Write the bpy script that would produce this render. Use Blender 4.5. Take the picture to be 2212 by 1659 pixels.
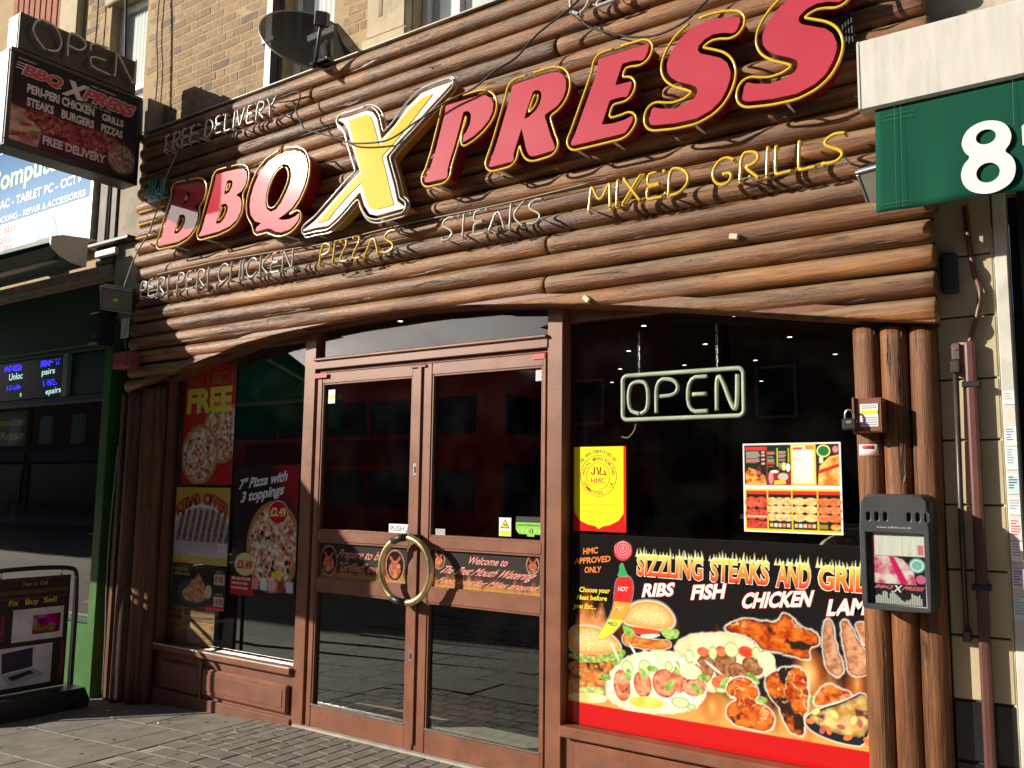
import bpy, bmesh, math, random
import numpy as np
from mathutils import Matrix, Vector
random.seed(7); np.random.seed(7)
R = math.radians
scn = bpy.context.scene
for o in list(bpy.data.objects): bpy.data.objects.remove(o)

# ------------------------------------------------------------------ camera
cam_d = bpy.data.cameras.new('camera'); cam = bpy.data.objects.new('camera', cam_d)
scn.collection.objects.link(cam); scn.camera = cam
cam_d.sensor_width = 36.0; cam_d.lens = 36.0*1900/2212; cam_d.clip_start = .05; cam_d.clip_end = 900
YAW, PITCH, ROLL = R(-34.95), R(6.74), R(.70)
fw = Vector((math.sin(YAW)*math.cos(PITCH), math.cos(YAW)*math.cos(PITCH), math.sin(PITCH)))
rt = Vector((math.cos(YAW), -math.sin(YAW), 0)); up = rt.cross(fw)
rt2 = rt*math.cos(ROLL)+up*math.sin(ROLL); up2 = up*math.cos(ROLL)-rt*math.sin(ROLL)
m = Matrix((rt2, up2, -fw)).transposed().to_4x4(); m.translation = Vector((0, -4.22, 1.6))
cam.matrix_world = m

# ------------------------------------------------------------------ sky, sun, exposure
SUN = Vector((1.18, 1.0, -.59)).normalized()          # the way the sunlight travels
w = bpy.data.worlds.new('World'); scn.world = w; w.use_nodes = True
nt = w.node_tree; nt.nodes.clear(); N = nt.nodes.new; Lk = nt.links.new
sky = N('ShaderNodeTexSky'); sky.sky_type = 'NISHITA'; sky.sun_disc = False
sky.sun_elevation = math.asin(-SUN.z); sky.sun_rotation = math.atan2(-SUN.x, -SUN.y) % (2*math.pi)
sky.air_density = .3; sky.dust_density = 1.5
tc = N('ShaderNodeTexCoord'); mp = N('ShaderNodeMapping'); mp.inputs['Scale'].default_value = (1, 1, 2.6)
nz = N('ShaderNodeTexNoise'); nz.inputs['Scale'].default_value = 4.2; nz.inputs['Detail'].default_value = 7; nz.inputs['Roughness'].default_value = .58
rp = N('ShaderNodeValToRGB'); rp.color_ramp.elements[0].position = .5; rp.color_ramp.elements[1].position = .64
cl = N('ShaderNodeMixRGB'); cm = N('ShaderNodeMixRGB'); cm.blend_type = 'MULTIPLY'; cm.inputs['Fac'].default_value = 1; cm.inputs['Color2'].default_value = (1.25, 1.25, 1.2, 1)
ca_ = N('ShaderNodeMixRGB'); ca_.blend_type = 'ADD'; ca_.inputs['Fac'].default_value = 1; ca_.inputs['Color2'].default_value = (1.7, 1.75, 1.85, 1); Lk(sky.outputs['Color'], cm.inputs['Color1']); Lk(cm.outputs[0], ca_.inputs['Color1']); Lk(ca_.outputs[0], cl.inputs['Color2'])
bg = N('ShaderNodeBackground'); bg.inputs['Strength'].default_value = .05; ow = N('ShaderNodeOutputWorld')
Lk(tc.outputs['Generated'], mp.inputs['Vector']); Lk(mp.outputs[0], nz.inputs['Vector']); Lk(nz.outputs['Fac'], rp.inputs['Fac'])
Lk(rp.outputs['Color'], cl.inputs['Fac']); Lk(sky.outputs['Color'], cl.inputs['Color1']); Lk(cl.outputs[0], bg.inputs['Color']); Lk(bg.outputs[0], ow.inputs['Surface'])
sd = bpy.data.lights.new('sun', 'SUN'); sd.energy = 5.0; sd.angle = R(.5); sd.color = (1, .91, .77)
so = bpy.data.objects.new('sun', sd); scn.collection.objects.link(so); so.rotation_euler = SUN.to_track_quat('-Z', 'Y').to_euler(); so.location = (-12, -12, 9)
scn.view_settings.view_transform = 'Standard'; scn.view_settings.look = 'None'; scn.view_settings.exposure = .42; scn.view_settings.gamma = 1
scn.cycles.max_bounces = 7; scn.cycles.diffuse_bounces = 3; scn.cycles.transparent_max_bounces = 12; scn.cycles.glossy_bounces = 3
scn.cycles.caustics_reflective = False; scn.cycles.caustics_refractive = False

# ------------------------------------------------------------------ helpers
COL = scn.collection
def tag(o, label=None, cat=None, group=None, kind=None):
    if label: o['label'] = label
    if cat: o['category'] = cat
    if group: o['group'] = group
    if kind: o['kind'] = kind
    return o
def thing(name, label, cat, loc=(0, 0, 0), group=None, kind=None):
    o = bpy.data.objects.new(name, None); COL.objects.link(o); o.location = loc; o.empty_display_size = .05
    return tag(o, label, cat, group, kind)
def put(name, me, mat=None, parent=None, smooth=False):
    o = bpy.data.objects.new(name, me); COL.objects.link(o)
    if mat is not None and len(me.materials) == 0: me.materials.append(mat)
    if smooth: me.polygons.foreach_set('use_smooth', [True]*len(me.polygons))
    if parent is not None:
        o.parent = parent
        o.matrix_parent_inverse = Matrix.Translation(-Vector(parent.location)) if parent.parent is None else Matrix.Identity(4)
    return o
def mesh(name, vs, fs):
    me = bpy.data.meshes.new(name); me.from_pydata([tuple(v) for v in vs], [], fs); me.update(); return me
def bm_mesh(name, bm):
    me = bpy.data.meshes.new(name); bm.to_mesh(me); bm.free(); me.update(); return me
def box_me(x0, x1, y0, y1, z0, z1, b=.003, seg=1):
    bm = bmesh.new(); bmesh.ops.create_cube(bm, size=1)
    for v in bm.verts: v.co = ((x0+x1)/2+v.co.x*(x1-x0), (y0+y1)/2+v.co.y*(y1-y0), (z0+z1)/2+v.co.z*(z1-z0))
    b = min(b, .45*min(abs(x1-x0), abs(y1-y0), abs(z1-z0)))
    if b > 0: bmesh.ops.bevel(bm, geom=bm.edges[:], offset=b, segments=seg, affect='EDGES', profile=.5)
    return bm_mesh('box', bm)
def box(name, x0, x1, y0, y1, z0, z1, mat, parent=None, b=.003, seg=1, smooth=False):
    return put(name, box_me(min(x0, x1), max(x0, x1), min(y0, y1), max(y0, y1), min(z0, z1), max(z0, z1), b, seg), mat, parent, smooth)
def cat_rom(pts, n=6, closed=False):
    p = np.array(pts, float); k = len(p); out = []
    for i in range(k if closed else k-1):
        if closed: a, b, c, d = p[(i-1) % k], p[i], p[(i+1) % k], p[(i+2) % k]
        else: a, b, c, d = p[max(i-1, 0)], p[i], p[i+1], p[min(i+2, k-1)]
        for j in range(n):
            t = j/n; out.append(.5*((2*b)+(c-a)*t+(2*a-5*b+4*c-d)*t*t+(3*b-a-3*c+d)*t**3))
    if not closed: out.append(p[-1])
    return np.array(out)
def chaikin(pts, n=2, closed=False):
    p = np.array(pts, float)
    for _ in range(n):
        if closed: q = np.roll(p, -1, 0); p = np.stack([.75*p+.25*q, .25*p+.75*q], 1).reshape(-1, p.shape[1])
        else:
            q = np.stack([.75*p[:-1]+.25*p[1:], .25*p[:-1]+.75*p[1:]], 1).reshape(-1, p.shape[1]); p = np.vstack([p[:1], q, p[-1:]])
    return p
def tube_me(pts, r, n=8, closed=False):
    p = np.array(pts, float); k = len(p)
    t = (np.roll(p, -1, 0)-np.roll(p, 1, 0)) if closed else np.gradient(p, axis=0)
    t /= np.linalg.norm(t, axis=1)[:, None]+1e-12
    u = np.cross(t[0], (0, 0, 1.) if abs(t[0][2]) < .9 else (1., 0, 0)); u /= np.linalg.norm(u)
    rr = np.broadcast_to(np.asarray(r, float), (k,)); vs = []
    for i in range(k):
        u = u-t[i]*np.dot(u, t[i]); u /= np.linalg.norm(u)+1e-12; v = np.cross(t[i], u)
        for j in range(n):
            a = 2*math.pi*j/n; vs.append(p[i]+rr[i]*(math.cos(a)*u+math.sin(a)*v))
    fs = []
    for i in range(k if closed else k-1):
        for j in range(n):
            a = i*n+j; b = i*n+(j+1) % n; c = ((i+1) % k)*n+(j+1) % n; d = ((i+1) % k)*n+j; fs.append((a, b, c, d))
    if not closed: fs += [tuple(range(n))[::-1], tuple(range((k-1)*n, k*n))]
    return mesh('tube', vs, fs)
def tube(name, pts, r, mat, parent=None, n=8, closed=False):
    return put(name, tube_me(pts, r, n, closed), mat, parent, True)
def join_me(mes):
    bm = bmesh.new()
    for me in mes: bm.from_mesh(me)
    for me in mes: bpy.data.meshes.remove(me)
    return bm_mesh('joined', bm)
def lathe_me(prof, n=24, axis='Z', c=(0, 0, 0)):
    vs, fs = [], []; k = len(prof)
    for j in range(n):
        a = 2*math.pi*j/n
        for r, h in prof:
            q = (r*math.cos(a), r*math.sin(a), h)
            if axis == 'Y': q = (q[0], h, q[1])
            if axis == 'X': q = (h, q[0], q[1])
            vs.append((q[0]+c[0], q[1]+c[1], q[2]+c[2]))
    for j in range(n):
        for i in range(k-1):
            a = j*k+i; b = ((j+1) % n)*k+i; fs.append((a, b, b+1, a+1))
    return mesh('lathe', vs, fs)
def poly_me(loops, depth, bevel=0.):
    """outline loops (first outer, others holes) in a local x,y plane, extruded +-depth/2 in local z"""
    cu = bpy.data.curves.new('c', 'CURVE'); cu.dimensions = '2D'; cu.fill_mode = 'BOTH'; cu.extrude = depth/2; cu.bevel_depth = bevel; cu.bevel_resolution = 1
    for lp in loops:
        s = cu.splines.new('POLY'); s.points.add(len(lp)-1); s.use_cyclic_u = True
        for p, q in zip(s.points, lp): p.co = (q[0], q[1], 0, 1)
    ob = bpy.data.objects.new('c', cu); me = bpy.data.meshes.new_from_object(ob)
    bpy.data.objects.remove(ob); bpy.data.curves.remove(cu); return me
def text_me(s, bold=0., depth=0., spacing=1.):
    cu = bpy.data.curves.new('t', 'FONT'); cu.body = s; cu.offset = bold; cu.extrude = depth/2; cu.resolution_u = 3; cu.space_character = spacing
    ob = bpy.data.objects.new('t', cu); me = bpy.data.meshes.new_from_object(ob)
    bpy.data.objects.remove(ob); bpy.data.curves.remove(cu); return me
def coords(me):
    a = np.empty(len(me.vertices)*3); me.vertices.foreach_get('co', a); return a.reshape(-1, 3)
def setco(me, a): me.vertices.foreach_set('co', np.asarray(a, float).ravel()); me.update(); return me
def front(me, y, dz=1.):
    """local x,y plane -> facade plane at depth y, facing the street"""
    c = coords(me); return setco(me, np.c_[c[:, 0], y-c[:, 2]*dz, c[:, 1]])
def quad_text(s, BL, BR, TL, y, bold=0., shear=0., depth=.0, spacing=1., axis='Y'):
    """text fitted to the box BL-BR-TL on the facade plane y (or on the plane x=y when axis='X')"""
    me = text_me(s, bold, 0, spacing); c = coords(me)
    mn, mx = c.min(0), c.max(0); caps = any(ch in 'gjpqy,' for ch in s)
    if caps: mn[1] = -.0
    top = max(mx[1], .3); u = (c[:, 0]-mn[0])/max(mx[0]-mn[0], 1e-6); v = (c[:, 1]-mn[1])/(top-mn[1]); u = u+shear*(v-.5)
    BL, BR, TL = np.array(BL, float), np.array(BR, float), np.array(TL, float)
    q = BL+u[:, None]*(BR-BL)+v[:, None]*(TL-BL)
    if axis == 'Y': return setco(me, np.c_[q[:, 0], np.full(len(q), y), q[:, 1]])
    return setco(me, np.c_[np.full(len(q), y), q[:, 0], q[:, 1]])
# ---- value noise for bumps and prints
def _h(ix, iy, s): 
    n = (ix*374761393+iy*668265263+s*974711) & 0x7fffffff; n = ((n ^ (n >> 13))*1274126177) & 0x7fffffff; return ((n ^ (n >> 16)) & 0xffff)/65535.
def vnoise(x, y, s=0):
    x = np.asarray(x, float); y = np.asarray(y, float); ix = np.floor(x).astype(np.int64); iy = np.floor(y).astype(np.int64); fx = x-ix; fy = y-iy
    fx = fx*fx*(3-2*fx); fy = fy*fy*(3-2*fy)
    return (_h(ix, iy, s)*(1-fx)+_h(ix+1, iy, s)*fx)*(1-fy)+(_h(ix, iy+1, s)*(1-fx)+_h(ix+1, iy+1, s)*fx)*fy
def fbm(x, y, s=0, o=4): return sum(vnoise(np.asarray(x)*2**k, np.asarray(y)*2**k, s+k)*.5**(k+1) for k in range(o))/(1-.5**o)

# ------------------------------------------------------------------ materials
MT = {}
def nodes(name):
    m_ = bpy.data.materials.new(name); m_.use_nodes = True; t = m_.node_tree; t.nodes.clear()
    o = t.nodes.new('ShaderNodeOutputMaterial'); b = t.nodes.new('ShaderNodeBsdfPrincipled'); t.links.new(b.outputs[0], o.inputs[0]); MT[name] = m_
    return m_, t, b, o
def M(name, col, rough=.6, metal=0., var=.18, scale=9., bump=.0, bscale=60., spec=.5, coat=0., stretch=(1, 1, 1), dirt=0., emit=None, es=1., trans=0., rv=1.):
    """painted / plain surface: base colour with cloudy variation, optional grime specks and fine relief"""
    if name in MT: return MT[name]
    m_, t, b, o = nodes(name); L = t.links.new; nn = t.nodes.new
    b.inputs['Roughness'].default_value = rough; b.inputs['Metallic'].default_value = metal; b.inputs['Specular IOR Level'].default_value = spec
    if coat: b.inputs['Coat Weight'].default_value = coat; b.inputs['Coat Roughness'].default_value = .04
    if trans: b.inputs['Transmission Weight'].default_value = trans
    g = nn('ShaderNodeNewGeometry'); mp_ = nn('ShaderNodeMapping'); mp_.inputs['Scale'].default_value = stretch; L(g.outputs['Position'], mp_.inputs['Vector'])
    n1 = nn('ShaderNodeTexNoise'); n1.inputs['Scale'].default_value = scale; n1.inputs['Detail'].default_value = 6; L(mp_.outputs[0], n1.inputs['Vector'])
    r1 = nn('ShaderNodeMapRange'); r1.inputs['From Min'].default_value = .3; r1.inputs['From Max'].default_value = .7; r1.inputs['To Min'].default_value = 1-var; r1.inputs['To Max'].default_value = 1+var; L(n1.outputs['Fac'], r1.inputs['Value'])
    mx = nn('ShaderNodeMixRGB'); mx.blend_type = 'MULTIPLY'; mx.inputs['Fac'].default_value = 1; mx.inputs['Color1'].default_value = (*col, 1); L(r1.outputs[0], mx.inputs['Color2'])
    last = mx.outputs[0]
    if dirt:
        n2 = nn('ShaderNodeTexNoise'); n2.inputs['Scale'].default_value = 3.1; n2.inputs['Detail'].default_value = 9; n2.inputs['Roughness'].default_value = .7; L(mp_.outputs[0], n2.inputs['Vector'])
        r2 = nn('ShaderNodeValToRGB'); r2.color_ramp.elements[0].position = .52; r2.color_ramp.elements[1].position = .72; L(n2.outputs['Fac'], r2.inputs['Fac'])
        md = nn('ShaderNodeMath'); md.operation = 'MULTIPLY'; md.inputs[1].default_value = dirt; L(r2.outputs[0], md.inputs[0])
        m2 = nn('ShaderNodeMixRGB'); m2.inputs['Color2'].default_value = (.06, .05, .04, 1); L(md.outputs[0], m2.inputs['Fac']); L(last, m2.inputs['Color1']); last = m2.outputs[0]
    L(last, b.inputs['Base Color'])
    rr = nn('ShaderNodeMapRange'); rr.inputs['To Min'].default_value = max(rough-.08*rv, .02); rr.inputs['To Max'].default_value = min(rough+.1*rv, 1); L(n1.outputs['Fac'], rr.inputs['Value']); L(rr.outputs[0], b.inputs['Roughness'])
    if bump:
        n3 = nn('ShaderNodeTexNoise'); n3.inputs['Scale'].default_value = bscale; n3.inputs['Detail'].default_value = 5; L(mp_.outputs[0], n3.inputs['Vector'])
        bp = nn('ShaderNodeBump'); bp.inputs['Strength'].default_value = bump; bp.inputs['Distance'].default_value = .01; L(n3.outputs['Fac'], bp.inputs['Height']); L(bp.outputs[0], b.inputs['Normal'])
    if emit: b.inputs['Emission Color'].default_value = (*emit, 1); b.inputs['Emission Strength'].default_value = es
    return m_
def wood(name, c1, c2, grey=(.17, .145, .12), axis=0, weather=.6, rough=.5, moss=.0):
    """round pole / board wood: grain stretched along the axis, knots, checks, weathered upper side"""
    m_, t, b, o = nodes(name); L = t.links.new; nn = t.nodes.new
    g = nn('ShaderNodeNewGeometry'); oi = nn('ShaderNodeObjectInfo')
    ad = nn('ShaderNodeVectorMath'); ad.operation = 'ADD'; cb = nn('ShaderNodeCombineXYZ'); mu = nn('ShaderNodeMath'); mu.operation = 'MULTIPLY'; mu.inputs[1].default_value = 37.
    L(oi.outputs['Random'], mu.inputs[0]); L(mu.outputs[0], cb.inputs[0]); L(mu.outputs[0], cb.inputs[2]); L(g.outputs['Position'], ad.inputs[0]); L(cb.outputs[0], ad.inputs[1])
    def mapped(sc):
        mp_ = nn('ShaderNodeMapping'); mp_.inputs['Scale'].default_value = sc; L(ad.outputs[0], mp_.inputs['Vector']); return mp_.outputs[0]
    def sc3(a, c): return tuple(a if i == axis else c for i in range(3))
    def noise(sc, scale, det=6, ro=.6, dist=0):
        n_ = nn('ShaderNodeTexNoise'); n_.inputs['Scale'].default_value = scale; n_.inputs['Detail'].default_value = det; n_.inputs['Roughness'].default_value = ro; n_.inputs['Distortion'].default_value = dist; L(mapped(sc), n_.inputs['Vector']); return n_.outputs['Fac']
    def ramp(v, p0, p1, a=(0, 0, 0, 1), c=(1, 1, 1, 1)):
        r_ = nn('ShaderNodeValToRGB'); e = r_.color_ramp.elements; e[0].position = p0; e[1].position = p1; e[0].color = a; e[1].color = c; L(v, r_.inputs['Fac']); return r_.outputs[0]
    def mix(f, a, c, mode='MIX'):
        x = nn('ShaderNodeMixRGB'); x.blend_type = mode
        for s_, v_ in ((0, f), (1, a), (2, c)):
            if hasattr(v_, 'default_value') or hasattr(v_, 'links'): L(v_, x.inputs[s_])
            else: x.inputs[s_].default_value = v_ if isinstance(v_, (int, float)) else (*v_, 1)
        return x.outputs[0]
    def mul(v, k):
        q = nn('ShaderNodeMath'); q.operation = 'MULTIPLY'; L(v, q.inputs[0])
        if isinstance(k, (int, float)): q.inputs[1].default_value = k
        else: L(k, q.inputs[1])
        return q.outputs[0]
    big = noise(sc3(.5, 3.), 2.2, 4); grain = noise(sc3(.75, 11.), 3.6, 8, .68, .5); fine = noise(sc3(2.5, 60.), 5., 4)
    col = mix(ramp(big, .35, .66), c1, c2)
    col = mix(.85, col, ramp(grain, .33, .62, (.34, .28, .24, 1), (1.12, 1.1, 1.05, 1)), 'MULTIPLY')
    streak = ramp(noise(sc3(.3, 13.), 3.1, 5, .6, .6), .40, .56); col = mix(.55, col, mix(streak, (.42, .34, .29), (1.08, 1.06, 1.03)), 'MULTIPLY')
    tint = ramp(oi.outputs['Random'], 0, 1, (.62, .58, .54, 1), (1.2, 1.18, 1.15, 1)); col = mix(1., col, tint, 'MULTIPLY')
    # weathered grey where the wood looks up
    sp = nn('ShaderNodeSeparateXYZ'); L(g.outputs['Normal'], sp.inputs[0])
    upm = nn('ShaderNodeMapRange'); upm.inputs['From Min'].default_value = .0; upm.inputs['From Max'].default_value = .6; L(sp.outputs[2], upm.inputs['Value'])
    patch = ramp(noise(sc3(.8, 7.), 3.2, 7, .72), .41, .55)
    col = mix(mul(mul(upm.outputs[0], patch), weather), col, grey)
    if moss:
        mo = ramp(noise((1, 1, 1), 3.4, 8, .72), .53, .66); hz = nn('ShaderNodeMapRange'); hz.inputs['From Min'].default_value = 3.7; hz.inputs['From Max'].default_value = 4.5
        sz = nn('ShaderNodeSeparateXYZ'); L(g.outputs['Position'], sz.inputs[0]); L(sz.outputs[2], hz.inputs['Value'])
        col = mix(mul(mul(mo, hz.outputs[0]), moss), col, (.035, .034, .024))
    # knots
    vo = nn('ShaderNodeTexVoronoi'); vo.inputs['Scale'].default_value = 3.2; L(mapped(sc3(.55, 1.6)), vo.inputs['Vector'])
    kn = ramp(vo.outputs['Distance'], .04, .1, (1, 1, 1, 1), (0, 0, 0, 1)); col = mix(mul(kn, .7), col, (.05, .026, .015))
    # drying cracks
    ck = noise(sc3(.5, 9.), 2.1, 4, .5, .9); crk = ramp(ck, .345, .375, (1, 1, 1, 1), (0, 0, 0, 1)); col = mix(mul(crk, .75), col, (.03, .018, .012))
    L(col, b.inputs['Base Color'])
    ra = nn('ShaderNodeMapRange'); ra.inputs['To Min'].default_value = rough-.12; ra.inputs['To Max'].default_value = rough+.2; L(grain, ra.inputs['Value']); L(ra.outputs[0], b.inputs['Roughness'])
    hsum = nn('ShaderNodeMath'); hsum.operation = 'ADD'; L(grain, hsum.inputs[0]); L(mul(fine, .4), hsum.inputs[1]); h2 = nn('ShaderNodeMath'); h2.operation = 'SUBTRACT'; L(hsum.outputs[0], h2.inputs[0]); L(mul(crk, 1.6), h2.inputs[1])
    bp = nn('ShaderNodeBump'); bp.inputs['Strength'].default_value = .7; bp.inputs['Distance'].default_value = .009; L(h2.outputs[0], bp.inputs['Height']); L(bp.outputs[0], b.inputs['Normal'])
    return m_
def glass(name, tint=(.97, 1, .98), boost=1.0, dust=.02):
    m_, t, b, o = nodes(name); L = t.links.new; nn = t.nodes.new; t.nodes.remove(b)
    tr = nn('ShaderNodeBsdfTransparent'); tr.inputs[0].default_value = (*tint, 1); gl = nn('ShaderNodeBsdfGlossy'); gl.inputs['Roughness'].default_value = .004
    g = nn('ShaderNodeNewGeometry'); nz_ = nn('ShaderNodeTexNoise'); nz_.inputs['Scale'].default_value = 1.3; L(g.outputs['Position'], nz_.inputs['Vector'])
    bp = nn('ShaderNodeBump'); bp.inputs['Strength'].default_value = .03; bp.inputs['Distance'].default_value = .02; L(nz_.outputs['Fac'], bp.inputs['Height']); L(bp.outputs[0], gl.inputs['Normal'])
    lw = nn('ShaderNodeFresnel'); lw.inputs['IOR'].default_value = 1.52; mu = nn('ShaderNodeMath'); mu.operation = 'MULTIPLY'; mu.inputs[1].default_value = boost; mu.use_clamp = True; bf = nn('ShaderNodeMath'); bf.operation = 'SUBTRACT'; bf.inputs[0].default_value = 1; L(g.outputs['Backfacing'], bf.inputs[1]); fb = nn('ShaderNodeMath'); fb.operation = 'MULTIPLY'; L(lw.outputs[0], fb.inputs[0]); L(bf.outputs[0], fb.inputs[1]); L(fb.outputs[0], mu.inputs[0])
    mx = nn('ShaderNodeMixShader'); L(mu.outputs[0], mx.inputs[0]); L(tr.outputs[0], mx.inputs[1]); L(gl.outputs[0], mx.inputs[2])
    df = nn('ShaderNodeBsdfDiffuse'); df.inputs[0].default_value = (.6, .58, .52, 1); m2 = nn('ShaderNodeMixShader'); L(mx.outputs[0], m2.inputs[1]); L(df.outputs[0], m2.inputs[2])
    sm = nn('ShaderNodeTexNoise'); sm.inputs['Scale'].default_value = 4.; sm.inputs['Detail'].default_value = 8; L(g.outputs['Position'], sm.inputs['Vector'])
    mr = nn('ShaderNodeMapRange'); mr.inputs['From Min'].default_value = .45; mr.inputs['From Max'].default_value = .8; mr.inputs['To Max'].default_value = dust; L(sm.outputs['Fac'], mr.inputs['Value']); L(mr.outputs[0], m2.inputs[0]); L(m2.outputs[0], o.inputs[0])
    return m_
def vcol(name, rough=.3, coat=.25):
    m_, t, b, o = nodes(name); a = t.nodes.new('ShaderNodeAttribute'); a.attribute_name = 'print'; t.links.new(a.outputs['Color'], b.inputs['Base Color'])
    b.inputs['Roughness'].default_value = rough; b.inputs['Coat Weight'].default_value = coat; b.inputs['Coat Roughness'].default_value = .08; return m_
def translucent(name, col, rough=.8, amt=.45):
    m_, t, b, o = nodes(name); b.inputs['Base Color'].default_value = (*col, 1); b.inputs['Roughness'].default_value = rough; b.inputs['Specular IOR Level'].default_value = .12
    tl = t.nodes.new('ShaderNodeBsdfTranslucent'); tl.inputs[0].default_value = (*col, 1); mx = t.nodes.new('ShaderNodeMixShader'); mx.inputs[0].default_value = amt
    g = t.nodes.new('ShaderNodeNewGeometry'); n_ = t.nodes.new('ShaderNodeTexNoise'); n_.inputs['Scale'].default_value = 500; bp = t.nodes.new('ShaderNodeBump'); bp.inputs['Strength'].default_value = .2; bp.inputs['Distance'].default_value = .002
    t.links.new(g.outputs['Position'], n_.inputs['Vector']); t.links.new(n_.outputs['Fac'], bp.inputs['Height']); t.links.new(bp.outputs[0], b.inputs['Normal'])
    t.links.new(b.outputs[0], mx.inputs[1]); t.links.new(tl.outputs[0], mx.inputs[2]); t.links.new(mx.outputs[0], o.inputs[0]); return m_
LOG = wood('log_wood', (.165, .063, .021), (.48, .222, .076), grey=(.32, .245, .15), moss=.92, weather=.75, rough=.42)
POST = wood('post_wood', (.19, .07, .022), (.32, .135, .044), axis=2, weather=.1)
POST_SHADE = wood('shaded_post_wood', (.12, .045, .018), (.2, .085, .036), axis=2, weather=.1)  # same wood as the right posts, the left side's shade put into its colour
PLANK = wood('plank_wood', (.4, .19, .06), (.55, .3, .11), axis=0, weather=0.)
BROWN = M('brown_paint', (.23, .088, .048), .4, var=.18, scale=6, dirt=.42, bump=.08, bscale=120)
BROWN2 = M('brown_paint_worn', (.195, .074, .044), .48, var=.16, scale=7, dirt=.35, bump=.1)
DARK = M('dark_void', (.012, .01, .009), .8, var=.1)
BLACK = M('black_plastic', (.018, .018, .02), .45, var=.15)
BLACKM = M('black_metal', (.022, .022, .025), .4, var=.2, dirt=.2)
WHITE = M('white_paint', (.78, .77, .73), .45, var=.06, scale=6, dirt=.12)
STEEL = M('bright_steel', (.6, .6, .6), .25, 1., var=.08)
BRASS = M('brass', (.84, .66, .33), .27, 1., var=.16, scale=14)
GLASS = glass('window_glass', boost=3., dust=.005); GLASS2 = glass('door_glass', boost=3.4, dust=.004)
RED_AC = M('red_acrylic', (.5, .04, .062), .045, var=.05, scale=2, spec=.9, rv=.15, bump=.05, bscale=3, coat=.6)
RED_DK = M('dark_red_metal', (.19, .006, .012), .38, var=.12)
YEL_AC = M('yellow_acrylic', (.8, .56, .04), .05, var=.05, scale=2, spec=.4, rv=.15)
WHT_AC = M('white_acrylic', (.8, .8, .78), .05, var=.03, spec=.4, rv=.15)
YEL_RT = M('yellow_return', (.5, .27, .03), .35, var=.15)
TUBE_Y = M('yellow_neon_tube', (.72, .49, .04), .14, var=.14, scale=20, coat=.7)
TUBE_W = M('grey_neon_tube', (.5, .47, .43), .16, var=.1, scale=20, coat=.6)
WHITEB = M('white_awning_box', (.6, .585, .54), .5, var=.08, scale=4, dirt=.22, stretch=(6, 1, 1))
CABLE = M('black_cable', (.02, .019, .018), .6, var=.1); CABLEG = M('grey_cable', (.3, .27, .23), .6, var=.1)
PRINT = vcol('printed_poster', .16, 0.); PRINTM = vcol('printed_board', .8, 0.); MT['printed_board'].node_tree.nodes['Principled BSDF'].inputs['Specular IOR Level'].default_value = .15
def flat(name, col, rough=.45): return M(name, col, rough, var=.04, scale=3)
TW = flat('ink_white', (.82, .81, .78)); TB = flat('ink_black', (.015, .013, .012)); TR = flat('ink_red', (.6, .018, .02)); TY = flat('ink_yellow', (.85, .68, .03)); TG = flat('ink_green', (.05, .4, .06)); TP = flat('ink_pink', (.72, .14, .16)); TO = flat('ink_orange', (.8, .2, .02)); TMG = flat('ink_magenta', (.55, .02, .12)); TBL = flat('ink_blue', (.02, .16, .5))
# ================================================================== the ground
def gz(x): return -.052*max(0., min(-4.6-x, 3.4))
def gz_street(x, y): return gz(x) if y > -2 else gz(x)*max(0., 1-(-2-y)/3)
PAVE = M('pavement_slab', (.235, .22, .195), .85, var=.2, scale=7, bump=.25, bscale=90, dirt=.45)
SETT = M('paving_block', (.215, .195, .172), .85, var=.25, scale=9, bump=.3, bscale=110, dirt=.35)
MORT = M('sandy_joint', (.36, .33, .27), .9, var=.15, bump=.2)
ASPH = M('asphalt', (.05, .05, .052), .85, var=.2, scale=20, bump=.3, bscale=150)
KERB = M('kerb_granite', (.28, .27, .26), .8, var=.2, bump=.2)
xs = np.concatenate([np.arange(-60, -10, 5), np.arange(-10, -2, .25), np.arange(-2, 41, 3)]); ys = np.concatenate([np.arange(-6., -2, .5), np.arange(-2, .76, .25)])
vs = [(x, y, gz_street(x, y)-.006) for y in ys for x in xs]; nx = len(xs)
fs = [(j*nx+i, j*nx+i+1, (j+1)*nx+i+1, (j+1)*nx+i) for j in range(len(ys)-1) for i in range(nx-1)]
pave = tag(put('pavement', mesh('pavement', vs, fs), MORT), kind='structure')
tag(put('ground', mesh('g', [(-300, -300, -.3), (300, -300, -.3), (300, 300, -.3), (-300, 300, -.3)], [(0, 1, 2, 3)]), ASPH), kind='structure')
tag(put('road', mesh('r', [(-120, -15, -.16), (120, -15, -.16), (120, -6.1, -.16), (-120, -6.1, -.16)], [(0, 1, 2, 3)]), ASPH), kind='structure')
for k in range(-30, 22): box('kerb_stone', k*.92, k*.92+.91, -6.16, -6.0, -.2, -.022, KERB, pave, b=.015)
fpave = tag(box('far_pavement', -60, 40, -18.5, -15, -.16, -.03, PAVE), kind='structure')
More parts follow.
